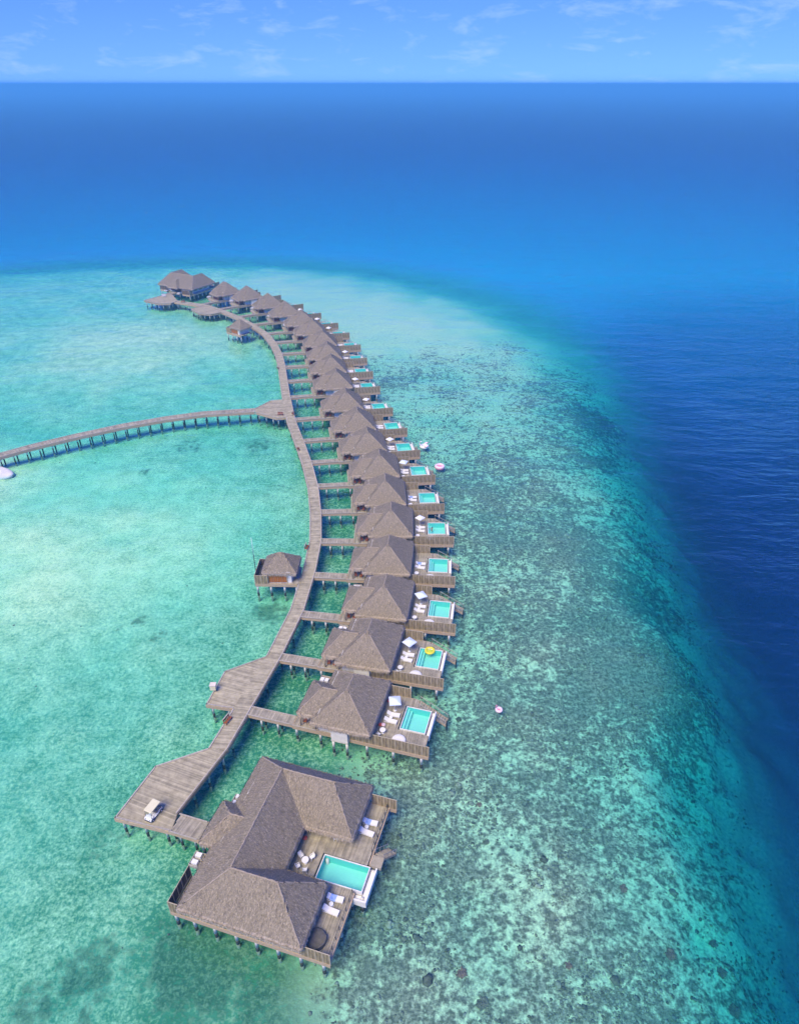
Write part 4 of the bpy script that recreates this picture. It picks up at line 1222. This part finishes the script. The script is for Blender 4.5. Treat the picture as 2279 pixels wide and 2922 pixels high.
    b = MB(); b.box(21.2, 21.75, 7.8, 12.0, 1.6, 2.15); b.box(20.35, 21.2, 7.8, 8.48, 1.6, 2.15); b.box(21.75, 21.95, 7.6, 12.1, 1.55, 2.6); b.box(20.35, 21.75, 7.6, 7.8, 1.55, 2.6); b.box(15.2, 21.15, 8.5, 11.9, 1.3, 1.42); b.build('overflow_channel', 'pool_rim', v)
    b = MB(); b.box(20.95, 22.4, 12.15, 13.6, 2.2, 2.72); b.build('stair_landing', 'deck_grey', v)
    make_stairs(v, (21.7, 13.65), (22.6, 16.2), 1.2, 2.6, 0.3)
    b = MB()
    rail = [(20.05, 0.4), (20.05, 8.2)]; rail2 = [(20.65, 13.8), (20.65, 20.3)]
    for rl in (rail, rail2):
        (a0, a1), (c0, c1) = rl; n = int((c1 - a1) / 1.05)
        b.tube([(a0, a1, 3.7), (c0, c1, 3.7)], 0.03, 5)
        for k in range(n + 1):
            y = a1 + (c1 - a1) * k / n; b.tube([(a0, y, 2.8), (a0, y, 3.72)], 0.045, 5)
    b.build('rope_rail', 'dark_metal', v)
    for xx, ya, yb in ((-0.9, 5.6, 7.5), (0.0, 14.6, 16.4)):
        b = MB(); b.box(xx, xx + 2.4, ya, yb, 2.45, 2.6); b.box(xx, xx + 0.09, ya, yb, 2.6, 2.95); b.box(xx, xx + 2.4, ya, ya + 0.09, 2.6, 2.94); b.box(xx, xx + 2.4, yb - 0.09, yb, 2.6, 2.93); b.box(xx, xx + 2.4, (ya + yb) / 2 - 0.04, (ya + yb) / 2 + 0.04, 2.6, 2.92); tr = b.build('service_tray', 'kerb_wood', v)
        for k in range(2):
            b = MB(); b.box(xx + 0.3, xx + 1.1, ya + 0.2 + 0.95 * k, ya + 0.75 + 0.95 * k, 2.62, 3.2); b.build('cooling_unit', 'white_plastic', tr)
    pts = [(x, 0.35) for x in (0.43, 2.9, 5.6, 8.4, 11.0, 13.75, 16.6, 19.4)] + [(x, 20.2) for x in (2.2, 6, 10, 14, 18, 20.6)] + [(20.0, y) for y in (4.2, 8.0)] + [(20.6, y) for y in (14.5, 17.3)]
    pts += [(2.2, y) for y in (4.3, 8.4, 12.2, 16.5)] + [(-1.2, 9.3), (-1.2, 11.2), (7.5, 5), (7.5, 10), (7.5, 15), (12, 6), (12, 14), (16, 6.5), (16, 14), (15.4, 11.6), (21.3, 8.2), (21.5, 11.8)]
    piles(v, pts)
    return v
big = make_big_villa()
BIG = (-27.26, 43.50, R(-16.64))
big.location = (BIG[0], BIG[1], 0); big.rotation_euler = (0, 0, BIG[2])
big['label'] = 'large L-shaped thatched villa with long pool terrace, closest to the camera'
big2 = copy_tree(big)
BIG2 = (-97.2, 321.9, R(61))
big2.location = (BIG2[0], BIG2[1], 0); big2.rotation_euler = (0, 0, BIG2[2])
big2['label'] = 'large twin-peaked thatched villa at the far end of the boardwalk'
for pose, x0, x1, lab in ((BIG, -5.6, -1.62, 'plank footbridge joining the cart platform to the large near villa'), (BIG2, -6.0, -1.62, 'plank footbridge joining the far platform to the large far villa')):
    fb = thing('footbridge', lab, 'footbridge', (pose[0], pose[1], 0), pose[2])
    tag(plank_mb(strips([(x0, 9.0), (x1, 9.0), (x1, 11.45), (x0, 11.45)], (0.12, 1)), DZ - 0.01).build('deck_boards', 'deck_grey', fb), kind='stuff')
    b = MB(); b.box(x0 - .2, x1, 8.85, 9.0, 2.8, 2.93); b.box(x0 - .2, x1, 11.45, 11.6, 2.8, 2.93); b.build('kerb', 'kerb_wood', fb)
    b = MB(); b.box(x0, x1, 8.9, 9.02, 2.1, 2.74); b.box(x0, x1, 11.43, 11.55, 2.1, 2.74); b.build('skirt_beam', 'skirt_wood', fb)
    piles(fb, [(x0 + 1.0, 9.4), (x1 - 0.8, 9.4), (x0 + 1.0, 11.1), (x1 - 0.8, 11.1)], PILE_W)
pl = lambda t_, x, y, rz, lab, g=None, z=DZ: place(t_, BIG, x, y, z, R(rz), lab, g)
G = 'sun loungers of the large near villa'
pl(T_LOUNGER_T, 19.2, 17.5, 4, 'white sun lounger with blue towel, upper terrace corner of large near villa', G)
pl(T_LOUNGER, 19.2, 16.0, -4, 'plain white sun lounger on the upper terrace of the large near villa', G)
pl(T_LOUNGER_T, 18.4, 6.85, 4, 'white sun lounger with blue towel below the long pool of large near villa', G)
pl(T_LOUNGER, 18.4, 5.35, -4, 'plain white sun lounger on the lower terrace of the large near villa', G)
pl(T_SIDE, 18.95, 16.75, 0, 'small white side table between the upper loungers of the large near villa')
pl(T_SIDE, 18.15, 6.1, 0, 'small white side table between the lower loungers of the large near villa')
pl(T_DARKBED, 17.9, 1.95, 150, 'round dark grey daybed in the lowest terrace corner of the large near villa')
pl(T_TABLE, 13.1, 10.1, 0, 'round white dining table on the inner terrace of the large near villa')
G = 'dining chairs of the large near villa'
pl(T_CHAIR, 12.3, 10.6, -30, 'white dining chair upper left of the round table at the large near villa', G)
pl(T_CHAIR, 13.7, 10.8, -125, 'white dining chair upper right of the round table at the large near villa', G)
pl(T_CHAIR, 12.5, 9.25, 45, 'white dining chair lower left of the round table at the large near villa', G)
pl(T_CHAIR, 13.5, 9.0, 110, 'white dining chair lower right of the round table at the large near villa', G)
pl(T_WCHAIR, 16.6, 14.35, -80, 'brown wooden armchair under the upper wing eave of the large near villa')
pl(T_WCHAIR, 17.3, 14.6, -110, 'brown wooden armchair nearer the loungers under the upper wing eave')
pl(T_CHAIR, 15.6, 14.1, -70, 'white chair at the upper wing eave of the large near villa')

# ------------------------------------------------------------------ service huts on the lagoon side
def make_hut(name, label, loc, rz, mast):
    h = thing(name, label, 'hut', loc, rz, 'service huts beside the boardwalk')
    tag(plank_mb(strips([(0.1, 0.1), (8.6, 0.1), (8.6, 5.6), (0.1, 5.6)], (0, 1))).build('deck_boards', 'deck_grey', h), kind='stuff')
    b = MB(); b.box(0, 8.3, -0.05, 0.08, 2.1, 2.78); b.box(0, 8.3, 5.6, 5.73, 2.1, 2.78); b.box(-0.02, 0.1, 0.08, 5.6, 2.1, 2.78); b.box(0.1, 8.2, 2.5, 2.7, 2.0, 2.4); b.build('skirt_beam', 'skirt_wood', h)
    fence_run(h, (0.05, 0.0), (2.55, 0.0)); fence_run(h, (0.05, 5.6), (0.05, 0.1), bath=True); fence_run(h, (0.1, 5.6), (2.5, 5.6), bath=True)
    b = MB(); b.box(2.6, 7.2, 0.45, 5.2, 2.8, 5.35); b.build('house_wall', 'white_wall', h)
    for k in range(4):
        b = MB(); x = 2.75 + 0.88 * k
        for s_ in range(5): b.box(x + 0.17 * s_, x + 0.17 * s_ + 0.155, 0.36, 0.44, 2.95, 4.75)
        b.build('folding_door', 'orange_wood', h)
    b = MB(); b.box(2.6, 2.74, 0.34, 0.44, 2.8, 4.85, 0); b.box(6.28, 6.42, 0.34, 0.44, 2.8, 4.85, 0); b.box(2.6, 6.42, 0.33, 0.44, 4.76, 4.92, 0); b.build('door_frame', 'fence_post', h)
    hp = hip(1.6, 8.2, 0.4, 6.0, 5.25, 2.85 / 2.9, 2.85 / 2.9, 2.85 / 2.8, 2.85 / 2.8)
    caps = [[(4.5, 3.2, 8.1), (5.3, 3.2, 8.1)], [(4.5, 3.2, 8.1), (1.6, 0.4, 5.25)], [(5.3, 3.2, 8.1), (8.2, 0.4, 5.25)], [(4.5, 3.2, 8.1), (1.6, 6.0, 5.25)], [(5.3, 3.2, 8.1), (8.2, 6.0, 5.25)]]
    thatch_roof(h, [hp], caps, 0.2, 4000, 21.0, 0.4)
    piles(h, [(0.35, 0.3), (3.0, 0.3), (5.7, 0.3), (8.0, 0.4), (0.35, 5.2), (3.0, 5.2), (5.7, 5.2), (8.0, 5.2)])
    if mast:
        b = MB(); b.lathe([(0.09, 2.4), (0.07, 8.2)], 8); m1 = b.build('mast', 'dark_metal', h, (-0.15, 2.2, 0), 0, True)
        b = MB(); b.lathe([(0.06, 8.2), (0.04, 12.2)], 8); b.build('antenna', 'white_plastic', m1, None, 0, True)
    return h
make_hut('service_hut', 'small thatched hut with orange folding doors and tall thin antenna mast', (-28.35, 106.2, 0), R(-1.5), True)
make_hut('service_hut', 'small thatched hut beside the far bend of the boardwalk', (-68.3, 266.8, 0), R(-38), False)

# ------------------------------------------------------------------ golf cart on the near platform
def make_cart(loc, rz):
    t = thing('golf_cart', 'cream roofed white golf cart parked on the nearest platform', 'golf cart', loc, rz)
    b = MB(); pr = [(-1.15, .32), (-1.15, .62), (-0.5, .66), (-0.45, .34), (0.55, .34), (0.62, .72), (0.98, .66), (1.18, .48), (1.2, .3)]
    n = len(pr); vs = [(x, -0.56, z) for x, z in pr] + [(x, 0.56, z) for x, z in pr]
    b.add(vs, [tuple(range(n)), tuple(range(2 * n - 1, n - 1, -1))] + [(i, i + n, (i + 1) % n + n, (i + 1) % n) for i in range(n)]); b.build('body', 'cart_white', t)
    b = MB(); b.box(-1.1, 1.1, -0.5, 0.5, 0.2, 0.3); b.box(1.12, 1.26, -0.5, 0.5, 0.24, 0.36); b.box(-1.26, -1.12, -0.5, 0.5, 0.24, 0.4); b.build('chassis', 'dark_metal', t)
    for x in (-0.78, 0.82):
        for y in (-0.54, 0.54):
            b = MB(); b.lathe([(0.23, -0.1), (0.24, -0.07), (0.24, 0.07), (0.23, 0.1)], 16, axis='y'); w = b.build('wheel', 'rubber', t, (x, y, 0.24), 0, True)
            b = MB(); b.lathe([(0.12, -0.11), (0.12, 0.11)], 10, axis='y'); b.build('rim', 'white_plastic', w)
    b = MB(); b.box(-0.5, 0.02, -0.52, 0.52, 0.66, 0.8); s_ = b.build('front_seat', 'seat_vinyl', t)
    b = MB(); b.beam((-0.5, 0, 0.8), (-0.6, 0, 1.2), 1.0, 0.1, 0, (1, 0, 0)); b.build('backrest', 'seat_vinyl', s_)
    b = MB(); b.box(-1.12, -0.68, -0.52, 0.52, 0.64, 0.78); b.build('rear_seat', 'seat_vinyl', t)
    b = MB(); vs = []
    for z, k in ((1.80, 0.97), (1.86, 1.0), (1.91, 0.93)):
        for x, y in ((-1.05, -.58), (-.95, -.62), (0.75, -.62), (0.88, -.55), (0.88, .55), (0.75, .62), (-.95, .62), (-1.05, .58)): vs.append((x * k, y * k, z))
    b.add(vs, [tuple(range(7, -1, -1)), tuple(range(16, 24))] + [(r_ * 8 + i, r_ * 8 + (i + 1) % 8, r_ * 8 + 8 + (i + 1) % 8, r_ * 8 + 8 + i) for r_ in (0, 1) for i in range(8)]); b.build('canopy', 'cart_cream', t)
    for y in (-0.52, 0.52):
        b = MB(); b.tube([(0.95, y, 0.66), (0.72, y, 1.8)], 0.025, 6); b.build('roof_post', 'dark_metal', t)
        b = MB(); b.tube([(-0.95, y, 0.6), (-0.88, y, 1.8)], 0.025, 6); b.build('roof_post', 'dark_metal', t)
    b = MB(); b.add([(0.94, -.5, .7), (0.94, .5, .7), (0.74, .5, 1.74), (0.74, -.5, 1.74)], [(0, 1, 2, 3)]); b.build('windscreen', 'pane', t)
    b = MB(); b.torus(0.17, 0.02, 14, 5, (0.35, 0.25, 1.0)); b.tube([(0.35, 0.25, 1.0), (0.6, 0.25, 0.7)], 0.02, 5); b.build('steering_wheel', 'dark_metal', t)
    for y in (-0.36, 0.36):
        b = MB(); b.lathe([(0.08, 0), (0.07, 0.05)], 10, axis='x'); b.build('headlight', 'pane' if False else 'metal', t, (1.14, y, 0.55))
    return t
cx_, cy_ = px(440, 2326, DZ)
make_cart((cx_, cy_, DZ + 0.005), R(247))

# ------------------------------------------------------------------ benches and posts along the boardwalk
def make_bench(x, y, rz, label, name='boardwalk_bench'):
    t = thing(name, label, 'bench', (x, y, DZ), rz, 'benches along the boardwalk')
    for k in range(4):
        b = MB(); b.box(-0.75, 0.75, -0.24 + 0.13 * k, -0.13 + 0.13 * k, 0.42, 0.47); b.build('seat_slat', 'red_wood', t)
    for k in range(3):
        b = MB(); b.box(-0.75, 0.75, 0.30, 0.34, 0.55 + 0.15 * k, 0.67 + 0.15 * k); b.build('back_slat', 'red_wood', t)
    for sx in (-0.68, 0.68):
        b = MB(); b.box(sx - 0.05, sx + 0.05, -0.22, -0.14, 0, 0.42); b.build('leg', 'red_wood', t)
        b = MB(); b.box(sx - 0.05, sx + 0.05, 0.26, 0.34, 0, 1.0); b.build('leg', 'red_wood', t)
    b = MB(); b.box(-0.8, 0.8, 0.24, 0.40, 1.0, 1.06); b.build('top_rail', 'kerb_wood', t)
for (u, v, rz, lab) in [(651, 2060, 67, 'red brown wooden bench between the two nearest platforms'), (876, 1566, 82, 'dark wooden bench at the boardwalk bend above the antenna hut'),
                        (851, 1283, 108, 'small red brown bench on the boardwalk below the jetty junction'), (800, 1185, 0, 'dark wooden bench on the jetty junction platform'),
                        (836, 1182, 102, 'dark wooden bench on the right edge of the boardwalk at the junction'), (793, 1053, 100, 'dark wooden bench on the boardwalk beyond the jetty junction'),
                        (523, 863, 30, 'red brown bench where the boardwalk meets the farthest platform')]:
    x, y = px(u, v, DZ); make_bench(x, y, R(rz), lab)
t = thing('lantern_box', 'cream box on a bracket outside the second platform', 'lamp', (-29.95, 78.2, 0))
b = MB(); b.box(-0.45, 0.45, -0.4, 0.4, 3.3, 4.25); b.build('housing', 'cart_cream', t)
b = MB(); b.box(-0.5, 0.5, -0.45, 0.45, 4.252, 4.33); b.build('lid', 'beige_cloth', t)
b = MB(); b.box(-0.06, 0.06, -0.06, 0.06, 2.2, 3.3); b.box(0.06, 0.5, -0.05, 0.05, 2.75, 2.85); b.build('bracket', 'dark_metal', t)
t = thing('warning_sign', 'white board standing on the farthest platform', 'sign', (*px(468, 848, DZ), DZ), R(20))
b = MB(); b.box(-0.9, 0.9, -0.04, 0.04, 0.5, 1.6); b.build('board', 'white_wall', t)
for sx in (-0.6, 0.6):
    b = MB(); b.box(sx - 0.05, sx + 0.05, -0.05, 0.05, 0, 0.5); b.build('leg', 'metal', t)

# ------------------------------------------------------------------ floats, swimmer, small deck items
def float_ring(name, label, loc, R_, r_, m, inner, sc=1.0, group=None):
    t = thing(name, label, 'pool float', loc, 0, group)
    b = MB(); b.torus(R_, r_, 24, 10); b.build('ring', m, t, None, 0, True)
    b = MB(); b.lathe([(R_ - r_ * 0.4, -r_ * 0.3), (R_ - r_ * 0.4, -r_ * 0.1), (0.02, -r_ * 0.05)], 20, caps=False); b.build('seat_disc', inner, t, None, 0, True)
    return t
x, y = px(1226, 1857, DZ)
float_ring('inflatable_ring', 'round bright yellow inflatable in the pool of the second row villa', (x, y, DZ + 0.02), 0.72, 0.2, 'yellow_vinyl', 'lime_vinyl')
x, y = px(1254, 1331, 0.15)
t = float_ring('inflatable_ring', 'big pale pink inflatable ring floating off the eighth row villa', (x, y, 0.22), 1.0, 0.36, 'pale_pink_vinyl', 'pink_vinyl')
b = MB(); b.torus(1.05, 0.3, 24, 8, (0, 0, -0.22)); b.build('underside', 'pink_vinyl', t, None, 0, True)
x, y = px(1423, 2025, 0.15)
t = float_ring('inflatable_ring', 'small pink inflatable ring adrift alone over the reef', (x, y, 0.12), 0.42, 0.2, 'pale_pink_vinyl', 'pink_vinyl')
b = MB(); b.tube([(-0.35, 0.2, 0.1), (-0.5, 0.25, 0.5), (-0.42, 0.22, 0.8), (-0.25, 0.15, 0.82)], [0.1, 0.08, 0.08, 0.06], 7); b.build('neck', 'pink_vinyl', t, None, 0, True)
x, y = px(1210, 1274, 0.2)
t = float_ring('inflatable_bird', 'white inflatable bird float with upright neck drifting off the ninth row villa', (x, y, 0.25), 0.9, 0.38, 'white_plastic', 'cushion')
b = MB(); b.tube([(-1.0, 0.1, 0.2), (-1.3, 0.15, 0.7), (-1.25, 0.15, 1.2), (-1.0, 0.12, 1.45), (-0.8, 0.1, 1.4), (-0.62, 0.08, 1.25)], [0.24, 0.17, 0.14, 0.17, 0.14, 0.04], 8); b.build('neck', 'white_plastic', t, None, 0, True)
for sy in (-1, 1):
    b = MB(); b.tube([(0.1, sy * 0.9, 0.2), (0.6, sy * 1.15, 0.5), (1.2, sy * 1.0, 0.75)], [0.3, 0.28, 0.05], 7); b.build('wing', 'pale_pink_vinyl', t, None, 0, True)

def swimmer(loc, rz):
    pts = [(0, 0, -0.75), (0, 0, -0.45), (0, 0, -0.18), (0, 0, -0.02), (0, 0.0, 0.10), (0, 0.02, 0.22),
           (0.19, 0, -0.06), (0.42, 0.08, -0.12), (0.62, 0.25, -0.08), (0.70, 0.33, -0.07), (-0.19, 0, -0.06), (-0.42, 0.08, -0.12), (-0.62, 0.25, -0.08), (-0.70, 0.33, -0.07),
           (0.11, 0, -0.85), (0.13, 0.05, -1.25 + .25), (-0.11, 0, -0.85), (-0.13, 0.05, -1.0)]
    ed = [(0, 1), (1, 2), (2, 3), (3, 4), (4, 5), (2, 6), (6, 7), (7, 8), (8, 9), (2, 10), (10, 11), (11, 12), (12, 13), (0, 14), (14, 15), (0, 16), (16, 17)]
    rad = [.14, .13, .15, .06, .085, .09, .07, .05, .04, .05, .07, .05, .04, .05, .09, .07, .09, .07]
    me_ = bpy.data.meshes.new('person'); me_.from_pydata(pts, ed, [])
    me_.materials.append(MATS['skin'])
    o_ = obj('person', me_, None, loc, rz)
    o_.modifiers.new('skin', 'SKIN')
    for k, sv in enumerate(me_.skin_vertices[0].data):
        sv.radius = (rad[k], rad[k]); sv.use_root = (k == 0)
    sm = o_.modifiers.new('sub', 'SUBSURF'); sm.levels = sm.render_levels = 1
    tag(o_, 'dark haired swimmer upright in the pool of the fifth row villa', 'person')
    b = MB(); base, fc = ico(2); b.add([(p[0] * .105, p[1] * .115 - 0.015, p[2] * .10 + 0.23) for p in base], fc.tolist()); b.build('hair', 'hair', o_, None, 0, True)
x, y = px(1231.6, 1507, DZ); swimmer((x, y, DZ - 0.02), R(30))

def cushion_heap(loc, label, rz=0.0, n=2):
    t = thing('floor_cushion', label, 'cushion', loc, rz)
    for k in range(n):
        base, fc = ico(2); b = MB()
        b.add([(math.copysign(abs(p[0]) ** .6, p[0]) * .32 + 0.42 * k, math.copysign(abs(p[1]) ** .6, p[1]) * .3 + 0.1 * k, p[2] * .17 + 0.17) for p in base], fc.tolist()); b.build('cushion', 'coral_red' if k % 2 == 0 else 'pale_pink_vinyl', t, None, 0, True)
    return t
p0 = POSES[0]
def on_villa(i, x, y):
    a = R(POSES[i][2]); return (POSES[i][0] + x * math.cos(a) - y * math.sin(a), POSES[i][1] + x * math.sin(a) + y * math.cos(a), DZ)
cushion_heap(on_villa(0, 13.0, 3.6), 'coral red item beside the loungers on the first row villa', R(-15))
cushion_heap(on_villa(0, 12.95, 8.5), 'single coral red item by the house wall of the first row villa', 0, 1)
bx_, by_ = big_local(11.7, 13.1)
cushion_heap((bx_, by_, DZ), 'orange red item in the inner terrace corner of the large near villa', 0, 1)

for o_ in TEMPLATES:
    stack = [o_]; allo = []
    while stack:
        q = stack.pop(); allo.append(q); stack.extend(q.children)
    for q in allo: bpy.data.objects.remove(q)

# ------------------------------------------------------------------ haze over the sea
hb = MB(); H_ = FAR + 3000
hb.box(-H_, H_, -H_, H_, -28.5, 90.0)
me = hb.mesh('haze', [])
hm = bpy.data.materials.new('haze_air'); hm.use_nodes = True
t = hm.node_tree; t.nodes.clear()
ho = t.nodes.new('ShaderNodeOutputMaterial'); pv = t.nodes.new('ShaderNodeVolumePrincipled')
pv.inputs['Color'].default_value = (0.16, 0.62, 1.0, 1)
pv.inputs['Density'].default_value = 0.00045
pv.inputs['Anisotropy'].default_value = 0.0
t.links.new(pv.outputs['Volume'], ho.inputs['Volume'])
me.materials.append(hm)
tag(obj('haze', me), 'thin pale blue sea haze over the water', 'haze', None, 'stuff')
